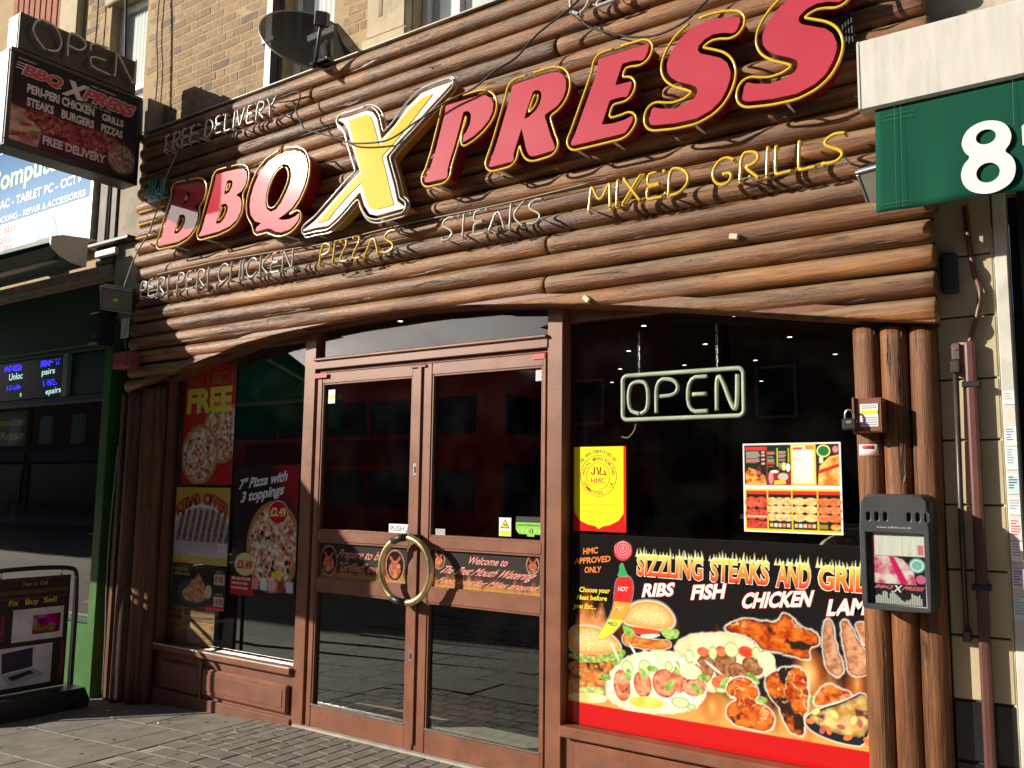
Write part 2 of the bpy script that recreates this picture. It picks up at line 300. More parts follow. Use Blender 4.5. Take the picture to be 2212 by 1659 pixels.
# paving units: small blocks by the door, larger slabs elsewhere; one mesh per size
def unit_me(lx, ly, h=.03):
    return box_me(-lx/2+.0035, lx/2-.0035, -ly/2+.0035, ly/2-.0035, -h, 0, b=.003)
slab_me = unit_me(.6, .45); slab_me.materials.append(PAVE)
blk_me = unit_me(.105, .21); blk_me.materials.append(SETT); blk2_me = unit_me(.21, .14); blk2_me.materials.append(SETT); half_me = unit_me(.105, .105); half_me.materials.append(SETT)
nunits = 0
def unit(name, me, x, y, dz=0):
    global nunits
    o = bpy.data.objects.new(name, me); COL.objects.link(o); o.parent = pave
    o.location = (x, y, gz_street(x, y)+dz+random.uniform(-.0008, .0008)); s = (gz_street(x+.1, y)-gz_street(x-.1, y))/.2
    o.rotation_euler = (random.uniform(-.003, .003), -math.atan(s)+random.uniform(-.003, .003), random.uniform(-.006, .006)); nunits += 1
i = 0
for cx in np.arange(-5.03, -2.62, .105):                # blocks laid end-on to the shopfront
    y = -.115-(.105 if i % 2 else 0)
    if i % 2: unit('paving_block', half_me, cx, -.0625)
    while y > -.6: unit('paving_block', blk_me, cx, y); y -= .21
    if i % 2: unit('paving_block', half_me, cx, -.5875)
    i += 1
for r_, cy in enumerate(np.arange(-.71, -1.3, -.14)):       # rows of wider blocks parallel to it
    for cx in np.arange(-4.975+(.105 if r_ % 2 else 0), -3.2, .21): unit('paving_block', blk2_me, cx, cy)
hslab_me = unit_me(.3, .45); hslab_me.materials.append(PAVE)
for r_, cy in enumerate(np.arange(-.24, -5.6, -.45)):
    near = cy > -1.4; edge = -5.085 if near else -1.0
    if r_ % 2: unit('paving_slab', hslab_me, edge-.15, cy)
    for cx in np.arange(edge-.3-(.3 if r_ % 2 else 0), -9.3, -.6):
        if cy < -2.6 and cx < -7.5: continue
        unit('paving_slab', slab_me, cx, cy)
mes = []; rg = random.Random(4)
for k in range(90):
    x, y, r_ = rg.uniform(-8.2, -3.2), rg.uniform(-1.9, -.12), rg.uniform(.006, .017); n = 9
    mes.append(mesh('gum', [(x, y, gz_street(x, y)+.0022)]+[(x+r_*rg.uniform(.8, 1.2)*math.cos(2*math.pi*i/n), y+r_*rg.uniform(.8, 1.2)*math.sin(2*math.pi*i/n), gz_street(x, y)+.0014) for i in range(n)], [(0, 1+i, 1+(i+1) % n) for i in range(n)]))
tag(put('gum_spots', join_me(mes), M('trodden_gum', (.07, .066, .06), .8, var=.4)), 'dark trodden chewing gum spots scattered over the pavement', 'gum', kind='stuff')
litter = [(-4.93, -.3), (-5.6, -.42), (-6.33, -.36)]
for k, (x, y) in enumerate(litter):
    bm = bmesh.new(); bmesh.ops.create_icosphere(bm, subdivisions=1, radius=.012)
    for v in bm.verts: v.co *= random.uniform(.7, 1.2); v.co.z *= .6
    for v in bm.verts: v.co += Vector((x, y, gz(x)+.008))
    tag(put('litter_scrap', bm_mesh('l', bm), WHITE), ['white litter scrap on paving in front of left window panel', 'white litter scrap lying on the pavement slab joint', 'tiny white litter scrap beside the green column base'][k], 'litter')

# ================================================================== brick upper storey
BRICKM = []
for k, c in enumerate([(.33, .225, .135), (.3, .2, .12), (.36, .25, .15), (.26, .175, .115), (.2, .15, .12)]):
    BRICKM.append(M('stock_brick_%d' % k, c, .9, var=.22, scale=22, bump=.35, bscale=130, dirt=.18))
JOINT = M('buff_mortar', (.43, .32, .185), .95, var=.12, bump=.3)
STONE = M('buff_stone', (.52, .44, .3), .85, var=.15, scale=5, bump=.2, dirt=.4)
UPVC = M('white_window_frame', (.8, .8, .8), .35, var=.03)
CURT = M('net_curtain', (.85, .86, .87), .9, var=.05, emit=None)
bld = thing('brick_building', 'tan brick upper storey with white framed windows above the log cladding', 'building', (-4, .06, 4.5))
WY = .06
wins = [(-7.70, -7.09, 4.2, 6.12), (-5.20, -4.64, 4.3, 6.4), (-3.86, -1.0, 4.62, 6.6)]
stones = [(-8.56, -8.16, 3.6, 7.5), (-4.24, -3.86, 4.2, 7.0)]
def solid(x, z): return not any(a-.02 < x < b+.02 and c-.02 < z < d+.02 for a, b, c, d in wins+stones)
# wall core with openings: built from strips between openings, joints show on its face
cuts = sorted({-12., 4.}|{v for a, b, c, d in wins for v in (a, b)})
vs, fs = [], []
def wallrect(x0, x1, z0, z1, y=WY):
    n = len(vs); vs.extend([(x0, y, z0), (x1, y, z0), (x1, y, z1), (x0, y, z1), (x0, y+.3, z0), (x1, y+.3, z0), (x1, y+.3, z1), (x0, y+.3, z1)])
    fs.extend([(n, n+1, n+2, n+3), (n+5, n+4, n+7, n+6), (n+1, n+5, n+6, n+2), (n+4, n, n+3, n+7), (n+3, n+2, n+6, n+7), (n+4, n+5, n+1, n)])
for a, b in zip(cuts[:-1], cuts[1:]):
    hit = [w_ for w_ in wins if abs(w_[0]-a) < .01]
    if hit: wallrect(a, b, 2.9, hit[0][2]); wallrect(a, b, hit[0][3], 9.)
    else: wallrect(a, b, 2.9, 9.)
wallp = put('wall', mesh('wall', vs, fs), JOINT, bld)
brick_mes = {}
for L_, nm in ((.215, 's'), (.1025, 'h')):
    for k in range(5):
        for q in range(2):
            me = box_me(-L_/2, L_/2, -.004, .02, -.0325, .0325, b=.003); c = coords(me); c += np.random.uniform(-.0016, .0016, c.shape); setco(me, c); me.materials.append(BRICKM[k]); brick_mes[nm, k, q] = me
nb = 0; rest = []
zc = 4.36; row = 0
while zc < 8.6:
    x = -9.6+(.0 if row % 2 else .165); flip = 0
    while x < 1.5:
        L_ = .215 if flip % 2 == 0 else (.215 if random.random() < .35 else .1025); cx = x+L_/2
        if solid(cx-L_/2, zc) and solid(cx+L_/2, zc):
            near = (-9.0 < cx < -3.7 and zc < 6.3 and not (cx < -8.1 and zc < 5.6)) and not (cx > -6.9 and zc > 4.55+.48*(-3.9-cx)+.55)
            k = random.choices(range(5), (5, 4, 4, 1.6, .7))[0]; me = brick_mes['s' if L_ > .2 else 'h', k, random.randrange(2)]
            if near and nb < 290:
                o = bpy.data.objects.new('brick', me); COL.objects.link(o); o.parent = wallp; o.location = (cx, WY+.0022+random.uniform(-.001, .001), zc+random.uniform(-.002, .002)); o.rotation_euler = (random.uniform(-.006, .006), random.uniform(-.006, .006), 0); nb += 1
            else: rest.append((cx, zc, L_, k))
        x += L_+.012; flip += 1
    zc += .077; row += 1
for k in range(5):
    bm = bmesh.new()
    for cx, z_, L_, kk in rest:
        if kk == k:
            n0 = bmesh.ops.create_cube(bm, size=1)['verts']
            for v in n0: v.co = (cx+v.co.x*L_, WY+.0135+v.co.y*.03, z_+v.co.z*.065)
    if len(bm.verts): tag(put('brickwork', bm_mesh('bw', bm), BRICKM[k], bld), kind='stuff')
def sash(x0, x1, z0, z1, bars, name='window'):
    mes = [box_me(x0, x0+.055, WY+.09, WY+.15, z0, z1, .006), box_me(x1-.055, x1, WY+.09, WY+.15, z0, z1, .006), box_me(x0+.05, x1-.05, WY+.095, WY+.148, z1-.055, z1, .006), box_me(x0+.05, x1-.05, WY+.095, WY+.148, z0, z0+.055, .006)]
    for kind, p in bars:
        if kind == 'v': mes.append(box_me(p-.035, p+.035, WY+.085, WY+.146, z0+.03, z1-.03, .006))
        else: mes.append(box_me(x0+.03, x1-.03, WY+.087, WY+.144, p-.03, p+.03, .006))
    fr = put(name, join_me(mes), UPVC, bld)
    put('pane', box_me(x0+.04, x1-.04, WY+.12, WY+.126, z0+.04, z1-.04, 0), GLASS, fr)
    # curtain behind the glass, gently pleated
    n = 40; vs = []; fs = []
    for i in range(n+1):
        x = x0+(x1-x0)*i/n; y = WY+.142+.006*math.sin(i*1.7)
        vs += [(x, y, z0), (x, y, z1)]
    for i in range(n): fs.append((2*i, 2*i+2, 2*i+3, 2*i+1))
    put('net_curtain', mesh('nc', vs, fs), CURT, fr, True)
sash(*wins[0], [('h', 5.25)]); sash(*wins[1], [('h', 5.04)]); sash(*wins[2], [('v', -3.55), ('v', -2.4)])
box('window_sill', -3.9, -.9, WY-.08, WY+.12, 4.55, 4.615, STONE, bld, b=.01)
box('window_sill', -5.26, -4.58, WY-.06, WY+.1, 4.24, 4.298, STONE, bld, b=.01)
box('window_lintel', -7.78, -7.03, WY-.03, WY+.09, 6.123, 6.32, STONE, bld, b=.01)
p_ = box('stone_pilaster', -4.24, -3.87, WY-.07, WY+.1, 4.72, 7.0, STONE, bld, b=.012)
box('panel_groove', -4.12, -4.085, WY-.074, WY-.05, 4.86, 6.9, M('stone_groove', (.3, .24, .15), .9), p_, b=.002)
box('stone_block', -4.28, -3.84, WY-.09, WY+.1, 4.5, 4.72, STONE, bld, b=.02)
box('stone_pilaster', -8.54, -8.2, WY-.07, WY+.1, 3.6, 7.5, STONE, bld, b=.012)
for k in range(9):   # bricks on end over the neighbouring opening
    box('soldier_brick', -9.62+k*.12, -9.52+k*.12, WY-.03, WY+.05, 5.6, 7.4, M('red_soldier_brick', (.36, .15, .1), .9, var=.25, scale=20, bump=.3), bld, b=.006)
# hidden brick returns above the shop
box('parapet_core', -12, 4, WY+.32, WY+.5, 2.9, 9., DARK, bld, b=0)
# cracks / cables on the brick face
def on_wall(pts, r, mat, name, label, cat):
    return tag(tube(name, cat_rom(pts, 5), r, mat, n=6), label, cat)
on_wall([(-6.86, WY-.03, 6.3), (-6.88, WY-.03, 5.6), (-6.83, WY-.03, 5.2), (-6.85, WY-.03, 4.6)], .006, CABLE, 'wall_cable', 'black cable running down the brick pier left of the plain brick wall', 'cable')
on_wall([(-7.88, WY-.05, 6.6), (-7.86, WY-.05, 5.9), (-7.9, WY-.05, 5.2), (-7.88, WY-.05, 4.6)], .008, CABLE, 'wall_cable', 'black cable hanging beside the tall white framed left window', 'cable')
on_wall([(-7.2, -.2, 7.2), (-7.02, -.2, 5.9), (-6.95, -.2, 5.0), (-6.92, -.2, 4.6)], .012, CABLE, 'wall_cable', 'thick black cable dropping past the left window to the projecting sign', 'cable')
dp = thing('drainpipe', 'dark square drainpipe beside the dish window', 'drainpipe', (-5.27, 0, 4.5))
box('pipe', -5.31, -5.23, WY-.09, WY-.015, 4.3, 7., BLACKM, dp, b=.006)
box('pipe_clip', -5.34, -5.20, WY-.097, WY-.004, 5.0, 5.04, BLACKM, dp)
# ================================================================== log cladding over the shop
XL, XR = -6.68, -.63; ZC0, PITCHZ, RAD = 2.387, .116, .0568; LY = -.118
AX = [(-6.70, 2.322), (-6.29, 2.418), (-5.71, 2.53), (-5.23, 2.618), (-4.83, 2.658), (-4.2, 2.692), (-3.65, 2.702), (-3.19, 2.678), (-2.69, 2.632), (-2.25, 2.577), (-1.85, 2.519), (-1.49, 2.459), (-1.16, 2.402), (-.86, 2.353), (-.62, 2.318)]
def arch(x): return np.interp(x, [p[0] for p in AX], [p[1] for p in AX])
clad = thing('log_cladding', 'fascia of stacked brown round logs with arched lower edge over the shopfront', 'cladding', (-3.65, 0, 2.3))
joints = {5: -2.608, 3: -2.625, 15: -2.554, 14: -4.883, 9: -3.7, 11: -1.9, 17: -4.6, 12: -5.4, 7: -1.2}
NS = 20
def log(x0, x1, zc, rad, seed, k):
    n = max(8, int((x1-x0)/.06)); t = np.linspace(0, 1, n+1); x = x0+(x1-x0)*t
    x = np.concatenate([[x0], x0+np.array([.004, .012]), x[1:-1], x1-np.array([.012, .004]), [x1]])
    rs = np.ones(len(x)); rs[0] = .80; rs[1] = .93; rs[-1] = .80; rs[-2] = .93
    tap = 1+.05*math.sin(seed)*((x-x0)/(x1-x0)-.5)
    vs = []
    for i, xi in enumerate(x):
        for j in range(NS):
            a = 2*math.pi*j/NS
            r = rad*rs[i]*tap[i]*(1+.04*(fbm(xi*1.1+seed*7, j*.0+math.cos(a)*.8+seed, 3)-.5)+.05*(fbm(xi*7+seed*3, math.sin(a)*2.5+seed, 5)-.5))
            bow = .0025*math.sin(xi*.9+seed*3)
            vs.append([xi, LY-r*math.cos(a)+.003*math.sin(xi*1.3+seed), zc+r*math.sin(a)+bow])
    vs = np.array(vs)
    if k < 4:                                              # sawn to the arch
        za = arch(vs[:, 0])+.004*(k == 0); vs[:, 2] = np.maximum(vs[:, 2], za)
    fs = [(i*NS+j, i*NS+(j+1) % NS, (i+1)*NS+(j+1) % NS, (i+1)*NS+j) for i in range(len(x)-1) for j in range(NS)]
    fs += [tuple(range(NS))[::-1], tuple(range((len(x)-1)*NS, len(x)*NS))]
    me = mesh('log', vs, fs); o = put('log', me, LOG, clad, True)
for k in range(19):
    zc = ZC0+PITCHZ*k; top = zc+RAD
    xa = XL+random.uniform(-.025, .03); xb = XR+random.uniform(-.012, .02)
    xsx = np.linspace(xa, xb, 2000); ok = arch(xsx) < top-.006
    edges = []; st = None
    for i in range(2000):
        if ok[i] and st is None: st = xsx[i]
        if not ok[i] and st is not None: edges.append((st, xsx[i])); st = None
    if st is not None: edges.append((st, xb))
    out = []
    for a, b in edges:
        j = joints.get(k)
        if j and a < j-.1 and j+.1 < b: out += [(a, j-.003), (j+.003, b)]
        else: out.append((a, b))
    for q, (a, b) in enumerate(out): log(a, b, zc, RAD*(1+.02*math.sin(k*5.3+q)), k*1.37+q*2.1, k)
# backing board (arched) behind the logs, and the boarded soffit of the arch
xsx = np.linspace(XL+.01, XR-.01, 60); lo = [(x, arch(x)+.004) for x in xsx]
put('backing_board', front(poly_me([lo+[(XR-.01, 4.53), (XL+.01, 4.53)]], .05), -.085), DARK, clad)  # near-black colour paints deep shade into the gaps between the logs
vs, fs = [], []
for x in xsx: z = arch(x); vs += [(x, -.15, z+.006), (x, .055, z+.006), (x, .055, z+.06), (x, -.15, z+.06)]
for i in range(len(xsx)-1):
    for j in range(4): fs.append((4*i+j, 4*i+(j+1) % 4, 4*i+4+(j+1) % 4, 4*i+4+j))
put('soffit', mesh('sof', vs, fs), BROWN2, clad)
box('top_flashing', XL, XR, -.165, WY-.01, 4.543, 4.552, M('lead_flashing', (.5, .47, .42), .5, var=.2), clad, b=.001)
for k, (x, z) in enumerate([(-1.511, 2.83), (-2.338, 2.615)]):
    me = box_me(-.022, .022, -.008, .012, -.014, .014, .003); o = put('timber_block', me, M('pale_wood_block', (.7, .6, .42), .7)); o.location = (x, -.187, z); o.rotation_euler = (0, .2 if k == 0 else .7, 0)
    tag(o, ['small pale block nailed to the logs near the right end', 'small pale tilted block on the lowest log above the right window'][k], 'block')

# ================================================================== side posts of round timber
def post(x, r, y, z0, z1, label, group, seed, mat=POST):
    n = 40; zs = np.linspace(z0, z1, n+1); vs = []
    for z in zs:
        for j in range(NS):
            a = 2*math.pi*j/NS; rr = r*(1+.05*(fbm(z*1.3+seed, math.cos(a)+seed, 2)-.5)); vs.append((x+rr*math.cos(a)+.006*math.sin(z*1.1+seed), y+rr*math.sin(a), z))
    fs = [(i*NS+j, i*NS+(j+1) % NS, (i+1)*NS+(j+1) % NS, (i+1)*NS+j) for i in range(n) for j in range(NS)]+[tuple(range(NS))[::-1], tuple(range(n*NS, (n+1)*NS))]
    return tag(put('log_post', mesh('post', vs, fs), mat, None, True), label, 'post', group)
post(-.945, .0585, -.035, 0, 2.345, 'brown round post right of the steak poster carrying the brown lock box', 'posts at the right window edge', 1)
post(-.826, .0585, -.035, 0, 2.335, 'middle brown round post behind the grey leaflet box', 'posts at the right window edge', 2.3)
post(-.71, .0575, -.035, 0, 2.33, 'rightmost brown round post next to the cream tiled pier', 'posts at the right window edge', 4.1)
post(-6.62, .085, -.08, gz(-6.6)-.02, 2.335, 'leftmost shaded round post beside the green column', 'posts at the left window edge', 5.5, POST_SHADE)
post(-6.45, .085, -.06, gz(-6.4)-.02, 2.36, 'second shaded round post from the green column', 'posts at the left window edge', 6.7, POST_SHADE)
post(-6.36, .05, -.05, gz(-6.3)-.02, 2.38, 'slim shaded round post nearest the left window', 'posts at the left window edge', 8.2, POST_SHADE)

# ================================================================== shopfront joinery, doors and panes
sf = thing('shopfront', 'brown painted timber shopfront with double doors, two big windows and panelled base', 'shopfront', (-3.65, 0, 0))
def bar(name, x0, x1, z0, z1, y0=0., y1=.07, parent=sf, mat=BROWN, b=.004): return box(name, x0, x1, y0, y1, z0, z1, mat, parent, b)
bar('jamb', -4.735, -4.625, gz(-4.7)-.02, 2.74, -.005, .09); bar('jamb', -2.70, -2.598, -.02, 2.70, -.005, .09)
bar('transom', -4.63, -2.695, 2.405, 2.474, -.012, .08); bar('transom_sill', -4.63, -2.695, 2.462, 2.482, -.03, .06, b=.006)
bar('head_rail', -4.63, -2.695, 2.381, 2.403, .02, .075)
def pane(x0, x1, z0, z1, y, parent=sf, mat=GLASS): return box('pane', x0, x1, y, y+.006, z0, z1, mat, parent, b=0)
pane(-4.63, -2.695, 2.478, 2.76, .04)
def leaf(x0, x1, g0, g1, side):
    d = put('door', join_me([box_me(x0, g0, 0, .055, .012, 2.378, .004), box_me(g1, x1, 0, .055, .012, 2.378, .004)]), BROWN, sf)
    put('rail', box_me(g0-.002, g1+.002, .003, .052, 2.303, 2.378, .004), BROWN, d)
    put('rail', box_me(g0-.002, g1+.002, .003, .052, 1.225, 1.297, .006), BROWN, d); put('rail', box_me(g0-.002, g1+.002, .003, .052, .897, .985, .006), BROWN, d)
    put('rail', box_me(g0-.002, g1+.002, .003, .052, .012, .148, .004), BROWN, d)
    for za, zb in ((1.295, 2.305), (.983, 1.227), (.146, .9)):
        put('pane', box_me(g0-.01, g1+.01, .03, .036, za, zb, 0), GLASS2, d)
        # glazing beads
        put('glazing_bead', join_me([box_me(g0, g0+.012, .006, .03, za, zb, .002), box_me(g1-.012, g1, .006, .03, za, zb, .002), box_me(g0+.012, g1-.012, .008, .03, za, za+.012, .002), box_me(g0+.012, g1-.012, .008, .03, zb-.012, zb, .002)]), BROWN2, d)
    put('weather_strip', box_me(g0, g1, -.004, .012, .15, .16, .002), STEEL, d)
    for zl, zh in (((1.668, 1.75) if side < 0 else (9, 9)), ((.53, .61) if side < 0 else (9, 9))):
        if zl < 9:
            e = put('lock_plate', box_me(-3.702, -3.668, -.004, .002, zl, zh, .002), STEEL, d); put('keyhole', box_me(-3.691, -3.679, -.0065, -.003, zl+.02, zh-.025, .002), BLACK, d)
    return d
dl = leaf(-4.602, -3.66, -4.555, -3.728, -1); dr = leaf(-3.648, -2.712, -3.565, -2.735, 1)
put('astragal', box_me(-3.672, -3.640, -.014, .0, .05, 2.36, .004), BROWN, dl)
put('door_stop', box_me(-3.74, -3.61, -.012, .0, 2.355, 2.372, .002), BROWN2, dl)
# half-ring brass pulls
def half_ring(side, parent):
    cx, cz, r = -3.672, 1.092, .196; y = -.085; a0 = math.pi/2; pts = []
    for i in range(41):
        a = a0+side*(-1)*math.pi*i/40*.97-side*(-1)*.0; a = a0-side*(math.pi*(.015+.97*i/40)); pts.append((cx+r*math.cos(a)+side*.006, y, cz+r*math.sin(a)))
    h = tube('pull_handle', pts, .021, BRASS, parent, 12)
    for s in (1, -1):
        tube('handle_mount', [(cx+side*.03, y, cz+s*r), (cx+side*.04, -.04, cz+s*r), (cx+side*.04, .0, cz+s*r)], .021, BLACK, parent, 10)
        if side < 0: tube('handle_sleeve', [(cx-.11, y, cz+s*(r-.026)), (cx-.06, y, cz+s*(r-.006)), (cx-.012, y, cz+s*r)], .0235, BLACK, parent, 10)
half_ring(-1, dl); half_ring(1, dr)
box('threshold', -4.7, -2.6, -.035, .1, -.02, .01, M('concrete_step', (.42, .39, .33), .9, var=.2, bump=.2), sf, b=.008)
# left window and riser
gl = gz(-5.5)
bar('window_sill', -6.4, -4.735, .318, .362, -.035, .09, mat=BROWN, b=.008)
box('sill_trim', -6.39, -4.737, -.038, -.02, .362, .371, M('pale_sill_trim', (.66, .6, .52), .4), sf, b=.002)
bar('window_post', -6.40, -6.33, .36, 2.5, .0, .09); bar('window_rail', -6.35, -4.735, 2.62, 2.7, .02, .08)
pane(-6.35, -4.735, .36, 2.68, .06)
bar('stall_riser', -6.4, -4.735, -.12, .32, .012, .06, mat=BROWN2)
r1 = bar('raised_panel', -5.70, -4.765, .055, .25, -.022, .012, mat=BROWN, b=.018); bar('plinth', -6.4, -4.735, -.13, .03, -.018, .02, mat=BROWN2, b=.006)
put('panel_field', box_me(-5.655, -4.81, -.026, -.018, .095, .21, .003), BROWN2, r1)
bar('riser_stile', -5.745, -5.715, -.02, .3, -.016, .014, mat=BROWN, b=.004)
r2 = bar('raised_panel', -6.22, -5.76, .04, .25, -.018, .012, mat=BROWN2, b=.016)
# right window and riser
bar('window_sill', -2.598, -.99, .272, .33, -.028, .1, mat=BROWN, b=.008)
bar('stall_riser', -2.598, -.99, -.02, .275, .02, .07, mat=BROWN2)
r3 = bar('raised_panel', -2.51, -1.05, .02, .255, -.008, .022, mat=BROWN, b=.02); put('panel_field', box_me(-2.47, -1.09, -.013, -.004, .05, .20, .003), BROWN2, r3)
bar('window_rail', -2.598, -1.0, 2.55, 2.64, .05, .12, mat=BROWN2); pane(-2.6, -1.0, .33, 2.6, .072)
for x0, x1, z in ((-4.62, -4.5, 2.372), (-2.80, -2.72, 2.372)):
    tag(box('red_tape', x0, x1, -.0155 if x0 < -4 else -.003, -.0125 if x0 < -4 else 0.0, z-.03, z+.003, M('red_tape', (.62, .06, .07), .5), None, b=.001), 'red tape scrap at the %s top corner of the doors' % ('left' if x0 < -4 else 'right'), 'tape')
# ------------------------------------------------------------------ dark interior
room = thing('shop_interior', 'dim dark restaurant interior seen through the door and window glass', 'room', (-3.6, 3, 0))
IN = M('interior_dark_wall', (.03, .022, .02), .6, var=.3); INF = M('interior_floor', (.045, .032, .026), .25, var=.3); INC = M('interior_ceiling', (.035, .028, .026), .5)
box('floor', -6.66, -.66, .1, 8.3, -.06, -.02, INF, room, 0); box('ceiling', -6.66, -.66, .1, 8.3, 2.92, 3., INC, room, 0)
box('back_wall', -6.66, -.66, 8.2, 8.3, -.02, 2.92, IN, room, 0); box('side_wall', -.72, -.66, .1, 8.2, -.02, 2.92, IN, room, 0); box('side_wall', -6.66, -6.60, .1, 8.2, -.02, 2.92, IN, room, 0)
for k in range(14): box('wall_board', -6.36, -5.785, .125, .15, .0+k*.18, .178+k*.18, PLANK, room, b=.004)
box('board_edge', -5.783, -5.765, .118, .16, 0, 2.5, M('grey_edge_trim', (.3, .3, .28), .4, .5), room, b=.003)
box('counter', -5.4, -2.2, 4.0, 4.7, -.02, 1.1, M('dark_red_counter', (.09, .02, .018), .35), room, b=.01)
box('counter_top', -5.45, -2.15, 3.95, 4.75, 1.1, 1.14, M('steel_counter', (.25, .25, .25), .3, 1.), room, b=.005)
box('shelf', -2.0, -.8, 1.6, 2.1, 1.36, 1.385, STEEL, room, b=.002)
for k, (x, z, sx, sz) in enumerate([(-1.92, 1.87, .11, .018), (-1.98, 1.45, .16, .028)]): box('paper_strip', x-sx/2, x+sx/2, 1.3, 1.305, z-sz, z, WHITE, room, b=.001)
bm = bmesh.new(); bmesh.ops.create_uvsphere(bm, u_segments=20, v_segments=12, radius=.17)
for v in bm.verts: v.co = Vector((v.co.x*1.2-1.12, v.co.y+.42, v.co.z*.62+1.30))
put('foil_sack', bm_mesh('fs', bm), M('crumpled_foil', (.55, .45, .33), .35, .3, var=.6, scale=24, bump=.8, bscale=18), room, True)
LAMP = M('downlight_glow', (1, 1, 1), emit=(1, .98, .9), es=5.)
for x, y in ((-4.72, .96), (-3.15, 2.14), (-3.86, 3.25), (-4.53, 4.34), (-5.19, 5.37), (-2.38, 2.13), (-3.08, 3.24), (-2.32, 3.26), (-2.25, 4.43), (-3.04, 4.44), (-3.57, 6.14), (-3.8, 4.41)):
    dn = put('downlight', lathe_me([(.022, 2.919), (.04, 2.915), (.045, 2.9215)], 16, 'Z', (x, y, 0)), STEEL, room, True); put('lamp', lathe_me([(.0005, 2.914), (.02, 2.916)], 14, 'Z', (x, y, 0)), LAMP, dn)
